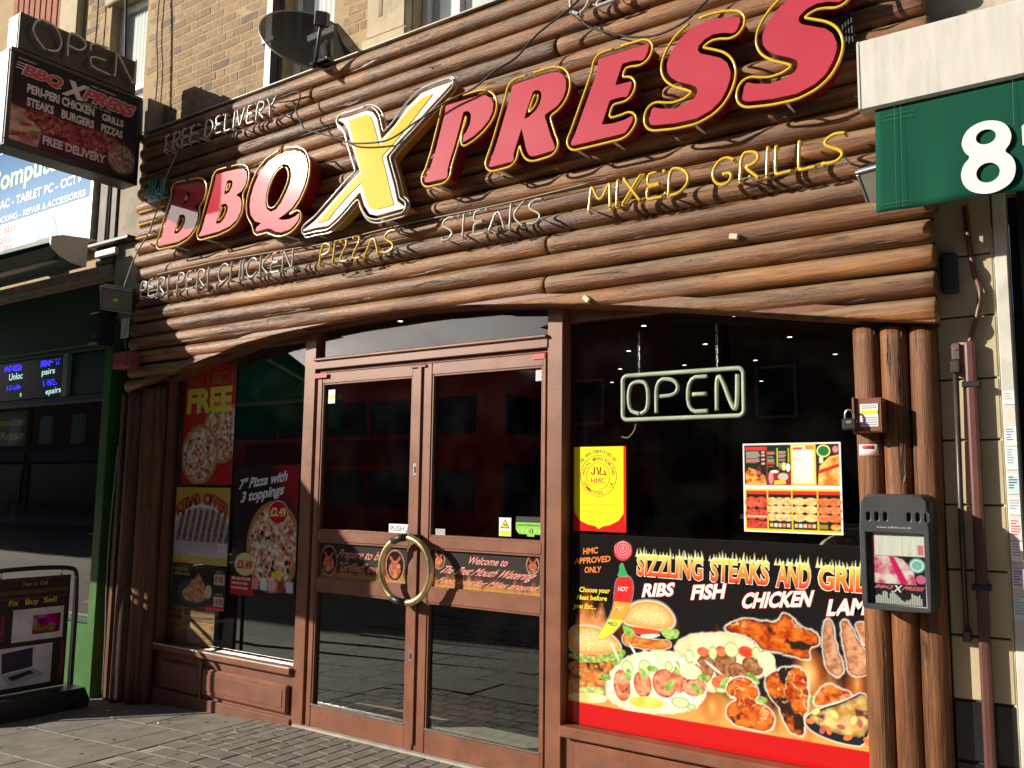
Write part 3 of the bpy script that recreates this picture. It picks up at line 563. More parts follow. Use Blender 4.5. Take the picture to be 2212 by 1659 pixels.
# ================================================================== the big sign letters (outlines on the face plane: x, z in metres)
LETTERS={'B1':[[(-5.963,3.884),(-5.948,3.893),(-5.806,3.884),(-5.657,3.875),(-5.604,3.858),(-5.570,3.825),(-5.565,3.775),(-5.588,3.733),(-5.626,3.703),(-5.693,3.689),(-5.643,3.650),(-5.633,3.629),(-5.636,3.576),(-5.667,3.515),(-5.736,3.467),(-5.862,3.440),(-6.121,3.445),(-6.125,3.456),(-6.087,3.502),(-5.960,3.794),(-5.949,3.847)],[(-5.789,3.817),(-5.763,3.817),(-5.748,3.796),(-5.752,3.763),(-5.782,3.735),(-5.828,3.716),(-5.836,3.721),(-5.808,3.786)],[(-5.865,3.652),(-5.811,3.646),(-5.787,3.622),(-5.789,3.582),(-5.822,3.534),(-5.868,3.508),(-5.923,3.513),(-5.896,3.580)]],
'B2':[[(-5.438,3.888),(-5.313,3.886),(-5.176,3.878),(-5.118,3.866),(-5.083,3.837),(-5.075,3.797),(-5.090,3.743),(-5.130,3.703),(-5.190,3.684),(-5.140,3.654),(-5.123,3.616),(-5.128,3.554),(-5.167,3.497),(-5.250,3.460),(-5.376,3.442),(-5.598,3.439),(-5.607,3.450),(-5.572,3.490),(-5.448,3.825),(-5.442,3.856)],[(-5.302,3.813),(-5.258,3.813),(-5.236,3.793),(-5.240,3.759),(-5.271,3.720),(-5.329,3.710),(-5.322,3.749)],[(-5.353,3.645),(-5.304,3.641),(-5.277,3.618),(-5.279,3.580),(-5.314,3.528),(-5.357,3.503),(-5.411,3.506),(-5.386,3.560)]],
'Q':[[(-4.576,3.880),(-4.515,3.861),(-4.470,3.821),(-4.443,3.756),(-4.446,3.684),(-4.467,3.617),(-4.513,3.542),(-4.578,3.482),(-4.645,3.451),(-4.722,3.425),(-4.668,3.410),(-4.599,3.405),(-4.540,3.415),(-4.507,3.434),(-4.499,3.414),(-4.513,3.387),(-4.545,3.357),(-4.594,3.332),(-4.680,3.325),(-4.743,3.341),(-4.789,3.367),(-4.825,3.377),(-4.861,3.375),(-4.943,3.373),(-4.953,3.387),(-4.945,3.404),(-4.892,3.426),(-4.966,3.451),(-5.017,3.509),(-5.031,3.574),(-5.026,3.636),(-4.995,3.718),(-4.936,3.807),(-4.849,3.864),(-4.752,3.887),(-4.664,3.893)],[(-4.681,3.817),(-4.631,3.794),(-4.608,3.759),(-4.600,3.709),(-4.614,3.657),(-4.646,3.603),(-4.694,3.539),(-4.744,3.499),(-4.797,3.491),(-4.839,3.516),(-4.860,3.563),(-4.859,3.618),(-4.837,3.688),(-4.797,3.754),(-4.746,3.800)]],
'X':[[(-4.168,4.012),(-4.036,4.005),(-3.902,4.009),(-3.845,3.984),(-3.806,3.932),(-3.784,3.857),(-3.763,3.782),(-3.657,3.848),(-3.546,3.946),(-3.435,4.007),(-3.334,4.015),(-3.185,4.017),(-3.250,3.973),(-3.364,3.901),(-3.498,3.811),(-3.626,3.731),(-3.717,3.661),(-3.682,3.564),(-3.643,3.460),(-3.612,3.352),(-3.541,3.299),(-3.637,3.296),(-3.779,3.290),(-3.844,3.311),(-3.893,3.375),(-3.935,3.474),(-4.009,3.424),(-4.120,3.345),(-4.216,3.296),(-4.337,3.302),(-4.470,3.298),(-4.340,3.353),(-4.185,3.456),(-4.053,3.546),(-3.941,3.609),(-3.973,3.679),(-4.026,3.805),(-4.071,3.930),(-4.112,3.976)]],
'Xin':[[(-4.062,3.978),(-3.901,3.978),(-3.863,3.960),(-3.822,3.873),(-3.775,3.736),(-3.691,3.801),(-3.528,3.924),(-3.417,3.974),(-3.341,3.978),(-3.407,3.925),(-3.550,3.809),(-3.666,3.726),(-3.754,3.668),(-3.719,3.578),(-3.678,3.446),(-3.638,3.333),(-3.781,3.329),(-3.846,3.353),(-3.887,3.437),(-3.928,3.532),(-4.011,3.485),(-4.161,3.384),(-4.218,3.333),(-4.323,3.329),(-4.203,3.416),(-4.051,3.517),(-3.927,3.599),(-3.964,3.692),(-4.019,3.861)]],
'P':[[(-3.243,3.866),(-3.234,3.878),(-3.134,3.878),(-2.986,3.878),(-2.941,3.867),(-2.902,3.838),(-2.885,3.801),(-2.890,3.756),(-2.916,3.712),(-2.965,3.672),(-3.026,3.639),(-3.105,3.617),(-3.124,3.629),(-3.120,3.642),(-3.078,3.679),(-3.053,3.721),(-3.046,3.766),(-3.055,3.794),(-3.075,3.804),(-3.104,3.808),(-3.125,3.738),(-3.163,3.623),(-3.201,3.527),(-3.217,3.474),(-3.216,3.436),(-3.228,3.424),(-3.358,3.426),(-3.389,3.429),(-3.395,3.443),(-3.360,3.493),(-3.316,3.599),(-3.250,3.815),(-3.244,3.842)]],
'R':[[(-2.757,3.870),(-2.746,3.878),(-2.615,3.882),(-2.488,3.882),(-2.443,3.872),(-2.414,3.850),(-2.396,3.811),(-2.396,3.762),(-2.413,3.718),(-2.452,3.680),(-2.534,3.649),(-2.516,3.594),(-2.490,3.514),(-2.465,3.456),(-2.465,3.438),(-2.480,3.433),(-2.585,3.427),(-2.615,3.429),(-2.636,3.444),(-2.652,3.479),(-2.685,3.611),(-2.705,3.558),(-2.730,3.496),(-2.740,3.467),(-2.737,3.435),(-2.748,3.428),(-2.900,3.426),(-2.912,3.435),(-2.895,3.468),(-2.854,3.564),(-2.761,3.825),(-2.759,3.852)],[(-2.609,3.809),(-2.579,3.806),(-2.558,3.793),(-2.552,3.763),(-2.563,3.725),(-2.588,3.691),(-2.634,3.664),(-2.670,3.656),(-2.650,3.711)]],
'E':[[(-2.196,3.871),(-2.187,3.877),(-2.037,3.879),(-1.905,3.878),(-1.897,3.871),(-1.904,3.841),(-1.918,3.813),(-1.935,3.798),(-1.961,3.807),(-1.995,3.813),(-2.051,3.814),(-2.094,3.704),(-2.004,3.702),(-1.996,3.698),(-2.000,3.675),(-2.017,3.635),(-2.030,3.624),(-2.051,3.632),(-2.125,3.632),(-2.174,3.508),(-2.108,3.499),(-2.039,3.502),(-1.996,3.514),(-1.988,3.508),(-1.996,3.482),(-2.026,3.442),(-2.043,3.432),(-2.214,3.432),(-2.350,3.433),(-2.361,3.440),(-2.359,3.456),(-2.336,3.492),(-2.201,3.806),(-2.194,3.841)]],
'S1':[[(-1.415,3.874),(-1.413,3.854),(-1.429,3.811),(-1.448,3.801),(-1.496,3.819),(-1.549,3.826),(-1.593,3.814),(-1.627,3.788),(-1.631,3.765),(-1.616,3.744),(-1.573,3.723),(-1.514,3.693),(-1.482,3.660),(-1.466,3.613),(-1.468,3.576),(-1.485,3.527),(-1.517,3.477),(-1.566,3.441),(-1.643,3.417),(-1.754,3.419),(-1.869,3.435),(-1.895,3.446),(-1.895,3.466),(-1.886,3.514),(-1.874,3.531),(-1.834,3.512),(-1.765,3.495),(-1.697,3.501),(-1.647,3.526),(-1.633,3.555),(-1.641,3.579),(-1.674,3.601),(-1.735,3.631),(-1.775,3.664),(-1.794,3.697),(-1.797,3.742),(-1.773,3.797),(-1.727,3.851),(-1.659,3.892),(-1.570,3.903),(-1.494,3.896)]],
'S2':[[(-0.914,3.873),(-0.912,3.853),(-0.929,3.810),(-0.948,3.800),(-0.997,3.819),(-1.051,3.826),(-1.096,3.814),(-1.131,3.789),(-1.135,3.766),(-1.120,3.745),(-1.076,3.723),(-1.016,3.693),(-0.984,3.660),(-0.968,3.613),(-0.970,3.576),(-0.988,3.527),(-1.021,3.477),(-1.071,3.442),(-1.150,3.419),(-1.263,3.422),(-1.380,3.438),(-1.407,3.450),(-1.407,3.470),(-1.397,3.517),(-1.385,3.534),(-1.344,3.515),(-1.274,3.497),(-1.204,3.503),(-1.153,3.527),(-1.139,3.556),(-1.147,3.580),(-1.180,3.602),(-1.242,3.633),(-1.283,3.666),(-1.302,3.699),(-1.305,3.744),(-1.280,3.799),(-1.233,3.852),(-1.163,3.893),(-1.072,3.903),(-0.994,3.895)]]}
FY, BY = -.31, -.188
def offset_loop(lp, d):
    p = np.array(lp); 
    # resample evenly
    q = np.vstack([p, p[:1]]); sl = np.r_[0, np.cumsum(np.linalg.norm(np.diff(q, axis=0), axis=1))]; n = max(24, int(sl[-1]/.012)); s = np.linspace(0, sl[-1], n, endpoint=False)
    r = np.c_[np.interp(s, sl, q[:, 0]), np.interp(s, sl, q[:, 1])]
    t = np.roll(r, -1, 0)-np.roll(r, 1, 0); t /= np.linalg.norm(t, axis=1)[:, None]+1e-9
    area = np.sum(r[:, 0]*np.roll(r[:, 1], -1)-np.roll(r[:, 0], -1)*r[:, 1]); nrm = np.c_[t[:, 1], -t[:, 0]]*(1 if area > 0 else -1)
    o = r+nrm*d
    dist = np.sqrt(((o[:, None, :]-r[None, :, :])**2).sum(2)).min(1); o = o[dist > abs(d)*.93]
    for _ in range(3): o = .25*np.roll(o, 1, 0)+.5*o+.25*np.roll(o, -1, 0)
    return o
def smooth_loop(lp, n=3):
    """rounded outline: keeps straight runs, softens the corners a little"""
    p = np.array(lp, float); out = []
    for i in range(len(p)):
        a, b, c = p[i-1], p[i], p[(i+1) % len(p)]; u = (a-b); v = (c-b); lu, lv = np.linalg.norm(u), np.linalg.norm(v); ang = np.dot(u, v)/(lu*lv+1e-9)
        if ang > -.75: k = min(.010, lu*.4, lv*.4); out += [b+u/lu*k, b+.25*(u/lu*k+v/lv*k), b+v/lv*k]
        else: out += [b+u*.25, b+.0*(u+v), b+v*.25]
    return chaikin(np.array(out), 1, True)
names = [('B1', 'first red letter B of the BBQ sign, half in the shadow of the projecting sign'), ('B2', 'second red letter B of the BBQ sign beside the letter Q'), ('Q', 'red letter Q with curled tail next to the big X'),
         ('X', 'oversized yellow letter X with white border in the middle of the sign'), ('P', 'red letter P right after the yellow X'), ('R', 'red letter R between the letters P and E'), ('E', 'red letter E between the letter R and the two S letters'),
         ('S1', 'red letter S between the letters E and the last S'), ('S2', 'last red letter S of the sign, cut by the top of the photo')]
for key, lab in names:
    loops = LETTERS[key]; sm = [smooth_loop(l) for l in loops]; ctr = np.mean(loops[0], 0); isx = key == 'X'
    t = thing('sign_letter', lab, 'sign letter', (ctr[0], -.18, min(p[1] for p in loops[0])), 'letters of the big restaurant sign')
    put('return', front(poly_me(sm, BY-FY-.006), (FY+BY)/2+.003), YEL_RT if isx else RED_DK, t)
    fc = put('face', front(poly_me(sm, .006, .0012), FY-.001), WHT_AC if isx else RED_AC, t)
    if isx: put('yellow_panel', front(poly_me([smooth_loop(LETTERS['Xin'][0])], .003), FY-.0075), YEL_AC, fc)
    tm = TUBE_W if isx else TUBE_Y
    o = offset_loop(loops[0], .031 if not isx else .028)
    # the tube starts and ends near the top of the letter
    k0 = int(np.argmax(o[:, 1]-.25*abs(o[:, 0]-ctr[0]))); o = np.roll(o, -k0-2, 0)[:-3]
    tube('neon_tube', np.c_[o[:, 0], np.full(len(o), FY-.006), o[:, 1]], 0.0072 if not isx else .0062, tm, t, 8)
    if isx:
        tube('neon_tube', np.c_[offset_loop(loops[0], .046)[:, 0], np.full(len(offset_loop(loops[0], .046)), FY+.012), offset_loop(loops[0], .046)[:, 1]], .006, tm, t, 8, True)
    for h in loops[1:]:
        o2 = offset_loop(h, -.02 if key != 'Q' else -.022)
        if len(o2) > 8: o2 = np.roll(o2, -3, 0)[:-2]; tube('neon_tube', np.c_[o2[:, 0], np.full(len(o2), FY-.006), o2[:, 1]], .0065, tm, t, 8)
    lowk = np.argsort(o[:, 1])
    for kk in (lowk[3], 2*len(o)//3):
        put('tube_support', lathe_me([(.001, FY-.002), (.007, FY), (.005, -.2), (.005, -.185)], 8, 'Y', (o[kk][0], 0, o[kk][1])), M('glass_stub', (.75, .74, .7), .15, var=.1), t, True)
# ------------------------------------------------------------------ single-stroke neon words
ST = {'A': (.7, [[(0, 0), (.35, 1), (.7, 0)], [(.13, .35), (.57, .35)]]), 'C': (.66, [[(.66, .82), (.5, .98), (.25, .98), (.04, .72), (.02, .3), (.2, .02), (.45, 0), (.66, .2)]]), 'D': (.64, [[(0, .02), (0, 1), (.3, 1), (.62, .72), (.64, .34), (.36, .02), (.06, 0)]]),
 'E': (.52, [[(.52, 1), (.08, 1), (0, .9), (0, .54), (.4, .54)], [(.4, .5), (.06, .48), (0, .4), (0, .06), (.1, 0), (.52, .02)]]), 'F': (.5, [[(.5, 1), (.06, 1), (0, .9), (0, 0)], [(.04, .52), (.42, .52)]]), 'G': (.68, [[(.66, .85), (.45, 1), (.2, .94), (.02, .6), (.06, .22), (.3, 0), (.56, .06), (.62, .4), (.36, .42)]]),
 'H': (.58, [[(0, 0), (0, 1)], [(.04, .5), (.54, .5)], [(.58, 1), (.58, 0)]]), 'I': (.06, [[(.03, 0), (.03, 1)]]), 'K': (.56, [[(0, 0), (0, 1)], [(.54, 1), (.06, .5), (.56, 0)]]), 'L': (.46, [[(0, 1), (0, .06), (.08, 0), (.46, .03)]]),
 'M': (.78, [[(0, 0), (.05, 1), (.1, .95), (.4, .25), (.68, .95), (.73, 1), (.78, 0)]]), 'N': (.6, [[(0, 0), (.02, .98), (.08, .96), (.54, .05), (.6, .06), (.6, 1)]]), 'O': (.62, [[(.3, 0), (.06, .12), (0, .5), (.06, .88), (.31, 1), (.56, .88), (.62, .5), (.56, .12), (.34, 0)]]),
 'P': (.52, [[(0, 0), (0, 1), (.3, 1), (.5, .86), (.5, .62), (.3, .48), (.08, .48)]]), 'R': (.56, [[(0, 0), (0, 1), (.32, 1), (.52, .86), (.5, .62), (.3, .5), (.1, .5), (.56, 0)]]), 'S': (.56, [[(.56, .95), (.3, 1), (.04, .84), (.06, .64), (.48, .4), (.54, .18), (.3, 0), (0, .06)]]),
 'T': (.56, [[(0, 1), (.56, 1)], [(.28, 1), (.28, 0)]]), 'V': (.58, [[(0, 1), (.27, .02), (.31, .02), (.58, 1)]]), 'X': (.62, [[(0, 1), (.62, 0)], [(.0, 0), (.58, 1)], [(.08, 0), (.66, 1)]]), 'Y': (.58, [[(0, 1), (.28, .52), (.28, 0)], [(.28, .52), (.58, 1)]]), 'Z': (.52, [[(0, 1), (.5, 1), (.02, .02), (.52, 0)]]),
 '0': (.62, [[(.3, 0), (.06, .12), (0, .5), (.06, .88), (.31, 1), (.56, .88), (.62, .5), (.56, .12), (.34, 0)]]), '2': (.55, [[(.02, .8), (.2, 1), (.45, .95), (.52, .7), (.1, .16), (.0, .04), (.08, 0), (.55, .02)]])}
def neon(s, x0, x1, z0, z1, y, r, mat, label, slant=.0, cat='neon sign', wob=.02, single=False):
    h = z1-z0; gap = .2; wid = sum((ST[c][0] if c != ' ' else .34)+gap for c in s)-gap; sx = (x1-x0)/wid
    t = thing('neon_word', label, cat, (x0, LY, z0)); x = 0; rnd = random.Random(s)
    for c in s:
        if c == ' ': x += .34+gap; continue
        wd, sts = ST[c]; mes = []; dz = rnd.uniform(-wob, wob)*h
        for st in sts:
            p = np.array(st, float); P_ = np.c_[x0+(x+p[:, 0])*sx+slant*(p[:, 1]-.5)*h, np.full(len(p), y)+rnd.uniform(-.004, .004), z0+dz+p[:, 1]*h]
            P_ = chaikin(np.vstack([P_[:1], P_, P_[-1:]]), 2)
            e0, e1 = P_[0].copy(), P_[-1].copy(); e0[1] = e1[1] = y+.035      # ends bend back to the wall
            mes.append(tube_me(np.vstack([[e0], P_, [e1]]), r, 7))
        put('neon_letter', join_me(mes), mat, t, True); x += wd+gap
    n = max(2, int((x1-x0)/.35))
    for i in range(n+1): put('tube_support', lathe_me([(.001, y), (.006, y+.002), (.004, LY-RAD+.01)], 7, 'Y', (x0+(x1-x0)*i/n, 0, z0+.02)), MT['glass_stub'], t, True)
    return t
NY = -.268
neon('FREE DELIVERY', -6.17, -4.86, 4.235, 4.37, NY, .0085, TUBE_W, 'unlit white neon words FREE DELIVERY at the upper left of the logs', slant=.08)
neon('PERI PERI CHICKEN', -6.4, -4.6, 3.068, 3.205, NY, .0068, TUBE_W, 'unlit clear neon words PERI PERI CHICKEN below the BBQ letters', slant=.05)
neon('PIZZAS', -4.325, -3.67, 3.055, 3.195, NY, .008, TUBE_Y, 'yellow neon word PIZZAS under the big X', slant=.12)
neon('STEAKS', -3.29, -2.58, 3.06, 3.2, NY, .0068, TUBE_W, 'unlit clear neon word STEAKS under the letters P and R', slant=.06)
neon('MIXED GRILLS', -2.275, -.96, 3.068, 3.205, NY, .0085, TUBE_Y, 'yellow neon words MIXED GRILLS below the last sign letters', slant=.06)
neon('02', -2.40, -2.1, 4.21, 4.45, NY, .0105, TUBE_W, 'white neon phone digits cut by the top edge above the letter E', slant=.1)
# small green Arabic neon by the left end
hal = thing('neon_word', 'small green Arabic neon word at the left end of the logs', 'neon sign', (-6.28, LY, 3.87))
HG = M('green_neon', (.12, .42, .33), .2, coat=.5)
for st in ([(-6.17, 4.02), (-6.165, 3.93), (-6.18, 3.885), (-6.21, 3.89)], [(-6.2, 4.015), (-6.2, 3.92), (-6.235, 3.9), (-6.255, 3.93), (-6.23, 3.95)], [(-6.275, 4.02), (-6.29, 3.95), (-6.265, 3.9), (-6.31, 3.89), (-6.325, 4.03)], [(-6.36, 4.04), (-6.37, 3.94), (-6.40, 3.9), (-6.425, 3.93)]):
    p = cat_rom([(a, NY, b) for a, b in st], 5); tube('neon_stroke', p, .0075, HG, hal, 7)
put('backing_plate', front(poly_me([[(-6.43, 3.86), (-6.15, 3.86), (-6.14, 4.03), (-6.40, 4.06)]], .004), NY+.03), M('green_acrylic', (.02, .12, .09), .3), hal)
for k, (z, xa, xb) in enumerate([(3.79, -6.485, -6.15), (3.685, -6.49, -6.16), (3.575, -6.505, -6.17)]):
    tag(tube('neon_bar', [(xa, NY+.04, z), (xa, NY, z), (xb, NY, z-.004), (xb, NY+.04, z-.004)], .0075, TUBE_Y, n=7), ['top', 'middle', 'bottom'][k]+' of the three short yellow neon bars left of the first B', 'neon sign')
# ------------------------------------------------------------------ loose cables over the sign
def cable(pts, y, r, mat, label, jit=.0):
    return tag(tube('loose_cable', cat_rom([(p[0], y+(p[2] if len(p) > 2 else 0), p[1]) for p in pts], 7), r, mat, n=6), label, 'cable')
cable([(-2.25, 4.36, .1), (-2.381, 4.252, .08), (-2.597, 4.145, .06), (-2.723, 4.036, .04), (-2.841, 3.972), (-2.999, 3.906), (-3.202, 3.874), (-3.437, 3.806), (-3.608, 3.751), (-3.742, 3.746), (-3.976, 3.791), (-4.124, 3.86), (-4.308, 3.938), (-4.45, 4.0, .02), (-4.53, 4.08, .05), (-4.62, 4.2, .08), (-4.61, 4.3, .1), (-4.68, 4.37, .13), (-4.87, 4.38, .14), (-5.1, 4.42, .16)], -.36, .006, CABLE, 'black cable sagging across the yellow X from the top right')
cable([(-2.348, 4.25), (-2.345, 4.2), (-2.299, 4.13), (-2.155, 4.047), (-2.016, 3.983), (-1.882, 3.956), (-1.742, 3.977), (-1.657, 4.025), (-1.58, 4.09), (-1.5, 4.25)], -.24, .006, CABLE, 'black cable looping from the phone digits above the letters E and S')
cable([(-5.99, 4.22, .06), (-6.044, 3.983), (-6.095, 3.82), (-6.191, 3.651), (-6.229, 3.572), (-6.407, 3.391), (-6.546, 3.137)], -.33, .0065, CABLEG, 'grey cable slanting down the left end of the logs to the floodlight')
cable([(-6.278, 3.262), (-5.866, 3.262), (-5.552, 3.262), (-5.331, 3.257), (-4.602, 3.232), (-4.3, 3.225), (-3.6, 3.24), (-2.9, 3.235), (-2.3, 3.25)], -.205, .0045, CABLEG, 'thin grey wire run along the logs above the lower neon words')
cable([(-6.62, 3.0), (-6.66, 2.8), (-6.63, 2.68)], -.22, .004, CABLEG, 'thin wire from the left floodlight down to the red box')
cable([(-1.25, 3.37), (-.95, 3.39), (-.8, 3.36), (-.72, 3.3)], -.2, .005, CABLE, 'black wire along the logs running behind the green valance')
for k in range(4):
    cable([(-.98+k*.013, 4.5), (-.985+k*.013, 4.2), (-.97+k*.014, 3.9), (-.96+k*.014, 3.6)], -.2-.003*k, .006, CABLE, ['first', 'second', 'third', 'fourth'][k]+' black cable from the left of the bundle at the right end of the logs')
# ------------------------------------------------------------------ projecting sign box
ps = thing('projecting_sign', 'projecting lightbox sign of the restaurant with OPEN box on top', 'sign', (-6.78, -.19, 4.05))
SX = -6.672
box('box_body', -6.885, SX-.006, -1.264, -.19, 4.075, 4.842, BLACKM, ps, b=.008); box('end_panel', -6.88, -6.69, -1.27, -1.262, 4.09, 4.83, WHITE, ps, b=.004)
for a in ((-1.264, -.19, 4.075, 4.125), (-1.264, -.19, 4.81, 4.842)): box('frame', SX-.012, SX+.004, a[0], a[1], a[2], a[3], BLACKM, ps, b=.004)
for a in ((-1.264, -1.235), (-.225, -.19)): box('frame', SX-.012, SX+.004, a[0], a[1], 4.126, 4.809, BLACKM, ps, b=.004)
ob = box('open_box', -6.86, SX-.01, -1.213, -.25, 4.85, 5.142, BLACKM, ps, b=.006); box('end_panel', -6.85, -6.70, -1.219, -1.211, 4.86, 5.13, WHITE, ps, b=.004)
wire = M('pale_neon_tube', (.62, .58, .54), .2, coat=.5)
OPN = [[(-1.036, 4.899), (-1.09, 4.94), (-1.144, 5.005), (-1.12, 5.1), (-1.064, 5.13), (-.97, 5.12), (-.913, 5.026), (-.93, 4.94), (-.969, 4.915), (-1.02, 4.905)], [(-.865, 4.918), (-.871, 5.118), (-.80, 5.125), (-.73, 5.1), (-.725, 5.05), (-.78, 5.0), (-.86, 5.01)], [(-.538, 5.128), (-.687, 5.115), (-.685, 5.04)], [(-.556, 5.015), (-.674, 5.005), (-.682, 4.956), (-.66, 4.915), (-.505, 4.91)], [(-.48, 4.92), (-.464, 4.924), (-.469, 5.117), (-.45, 5.11), (-.31, 4.915), (-.298, 4.92), (-.29, 5.128)]]
for st in OPN: tube('neon_letter', chaikin([(SX+.035, a, b) for a, b in st], 2 if len(st) > 6 else 1), .0085, wire, ps, 7)
put('arm', box_me(-6.80, -6.74, -.2, -.04, 4.5, 4.56, .006), BLACKM, ps)
# ------------------------------------------------------------------ satellite dish
sdh = thing('satellite_dish', 'dark mesh satellite dish on the ledge above the logs', 'satellite dish', (-4.52, -.1, 4.55))
DISH, t_, b_, o2_ = nodes('dark_mesh_dish'); b_.inputs['Base Color'].default_value = (.022, .022, .024, 1); b_.inputs['Roughness'].default_value = .6
tr_ = t_.nodes.new('ShaderNodeBsdfTransparent'); mx_ = t_.nodes.new('ShaderNodeMixShader'); mx_.inputs[0].default_value = .26; t_.links.new(b_.outputs[0], mx_.inputs[1]); t_.links.new(tr_.outputs[0], mx_.inputs[2]); t_.links.new(mx_.outputs[0], o2_.inputs[0])   # fine perforated mesh
dc = Vector((-4.61, -.2, 4.755)); dn_ = Vector((.72, -.45, .52)).normalized(); du = Vector((0, 0, 1)).cross(dn_).normalized(); dv = dn_.cross(du)
vs, fs = [], []; nr, na = 9, 40; RX_, RZ_ = .345, .345
for side in (0, 1):
    for i in range(nr+1):
        for j in range(na):
            a = 2*math.pi*j/na; rr = i/nr; px, pz = RX_*rr*math.cos(a), RZ_*rr*math.sin(a); dd = -.085*(1-rr*rr)-.008*side
            vs.append(dc+du*px+dv*pz+dn_*dd)
o_ = (nr+1)*na
for s_ in (0, 1):
    for i in range(nr):
        for j in range(na):
            f = (s_*o_+i*na+j, s_*o_+i*na+(j+1) % na, s_*o_+(i+1)*na+(j+1) % na, s_*o_+(i+1)*na+j); fs.append(f if s_ else f[::-1])
for j in range(na): fs.append((nr*na+j, nr*na+(j+1) % na, o_+nr*na+(j+1) % na, o_+nr*na+j))
put('reflector', mesh('dish', vs, fs), DISH, sdh, True)
rim = [dc+du*RX_*math.cos(2*math.pi*j/48)+dv*RZ_*math.sin(2*math.pi*j/48) for j in range(48)]; tube('rim', rim, .006, M('grey_rim', (.32, .32, .32), .4, .5), sdh, 6, True)
b0 = dc-dv*.31+du*.02; l0 = dc+dn_*.27-dv*.17+du*.03
tube('arm', cat_rom([b0-dn_*.02, b0+dn_*.1+dv*.01, b0+dn_*.2+dv*.06, l0], 6), .013, BLACKM, sdh, 8)
lnb = box('receiver_head', -.045, .045, -.04, .04, -.05, .05, BLACK, sdh, b=.012); lnb.location = l0; lnb.rotation_euler = (.4, .2, .5)
tube('feed_horn', [l0, l0-dn_*.07], [.02, .028], BLACK, sdh, 10)
box('bracket', -4.6, -4.42, -.2, .03, 4.553, 4.58, BLACKM, sdh, b=.004); tube('mast', [(-4.5, -.1, 4.56), (-4.5, -.12, 4.75)], .02, BLACKM, sdh, 8)
# ------------------------------------------------------------------ floodlights, red box, small fittings on the logs
def flood(loc, rot, label, s=1.):
    t = thing('floodlight', label, 'floodlight', loc); t.rotation_euler = rot
    def add(n, me, m_, sm=False):
        o = bpy.data.objects.new(n, me); COL.objects.link(o); me.materials.append(m_); o.parent = t; return o
    add('housing', box_me(-.13*s, .13*s, -.02, .055, -.1*s, .1*s, .012), BLACKM); gl_ = add('lens', box_me(-.108*s, .108*s, -.026, -.018, -.08*s, .08*s, .003), M('flood_lens', (.22, .21, .17), .12, var=.15))
    add('bezel', join_me([box_me(-.125*s, .125*s, -.031, -.02, .082*s, .098*s, .003), box_me(-.125*s, .125*s, -.031, -.02, -.098*s, -.082*s, .003), box_me(-.125*s, -.109*s, -.03, -.02, -.08*s, .08*s, .003), box_me(.109*s, .125*s, -.03, -.02, -.08*s, .08*s, .003)]), M('grey_bezel', (.25, .25, .26), .35, .6))
    add('led_chip', box_me(-.018, .018, -.0285, -.0255, -.014, .014, .001), M('led_yellow', (.8, .62, .08), .5))
    for k in range(6): add('cooling_fin', box_me(-.1*s+k*.04*s-.003, -.1*s+k*.04*s+.003, .055, .085, -.08*s, .08*s, .001), BLACKM)
    add('bracket', join_me([box_me(-.145*s, -.132*s, .0, .14, -.02, .02, .003), box_me(.132*s, .145*s, .0, .14, -.02, .02, .003), box_me(-.145*s, .145*s, .128, .14, -.019, .019, .003)]), BLACKM)
    return t
flood((-6.55, -.37, 3.06), (R(28), R(8), R(38)), 'black floodlight with yellow chip at the lower left end of the logs')
flood((-.80, -.19, 2.97), (R(38), R(0), R(-14)), 'black floodlight half hidden behind the green valance', .9)
rb = thing('alarm_box', 'faded red box at the bottom left corner of the log cladding', 'box', (-6.58, -.2, 2.5))
REDBX = M('faded_red_box', (.3, .055, .055), .55, var=.2, dirt=.3)
box('body', -6.705, -6.46, -.29, -.19, 2.515, 2.65, REDBX, rb, b=.012); box('cover', -6.66, -6.5, -.305, -.288, 2.535, 2.635, REDBX, rb, b=.008); box('side_tab', -6.74, -6.705, -.26, -.2, 2.525, 2.56, REDBX, rb, b=.006)
# ================================================================== left neighbour: computer shop
GRN = M('green_paint', (.03, .13, .018), .45, var=.15, dirt=.25); GRN2 = M('dark_green_paint', (.012, .04, .018), .55, var=.2, dirt=.3)
PIERM = M('render_pier', (.36, .31, .24), .85, var=.2, scale=4, dirt=.5, bump=.15)
ns = thing('neighbour_shopfront', 'dark green shopfront of the computer shop left of the log fronted shop', 'shopfront', (-8, 0, gz(-7)))
gN = gz(-8)-.05
col_ = box('column', -7.06, -6.945, -.15, .1, gN, 2.95, GRN, ns, b=.006); box('column_return', -6.944, -6.74, .0, .1, gN, 2.95, GRN2, ns, b=.004)
box('fascia_rail', -12, -7.08, -.02, .1, 2.82, 3.38, GRN2, ns, b=.01); box('lintel_strip', -12, -7.1, -.14, -.02, 3.38, 3.48, M('grubby_timber', (.3, .24, .17), .8, var=.3, dirt=.5), ns, b=.01)
box('transom', -12, -7.08, 0., .09, 2.325, 2.385, GRN2, ns, b=.006); box('transom', -12, -7.08, -.005, .09, 2.78, 2.825, GRN2, ns, b=.006)
box('mullion', -8.0, -7.92, -.005, .09, 2.385, 2.78, M('pale_mullion', (.3, .32, .3), .4), ns, b=.004); box('stall_riser', -12, -7.08, -.01, .09, gN, .42, GRN, ns, b=.006); box('window_sill', -12, -7.08, -.03, .09, .42, .46, GRN2, ns, b=.006)
box('pane', -12, -7.09, .05, .056, .46, 2.325, GLASS, ns, b=0)
box('dark_panel', -7.91, -7.1, .03, .06, 2.39, 2.775, M('black_panel', (.01, .012, .012), .3), ns, b=.003)
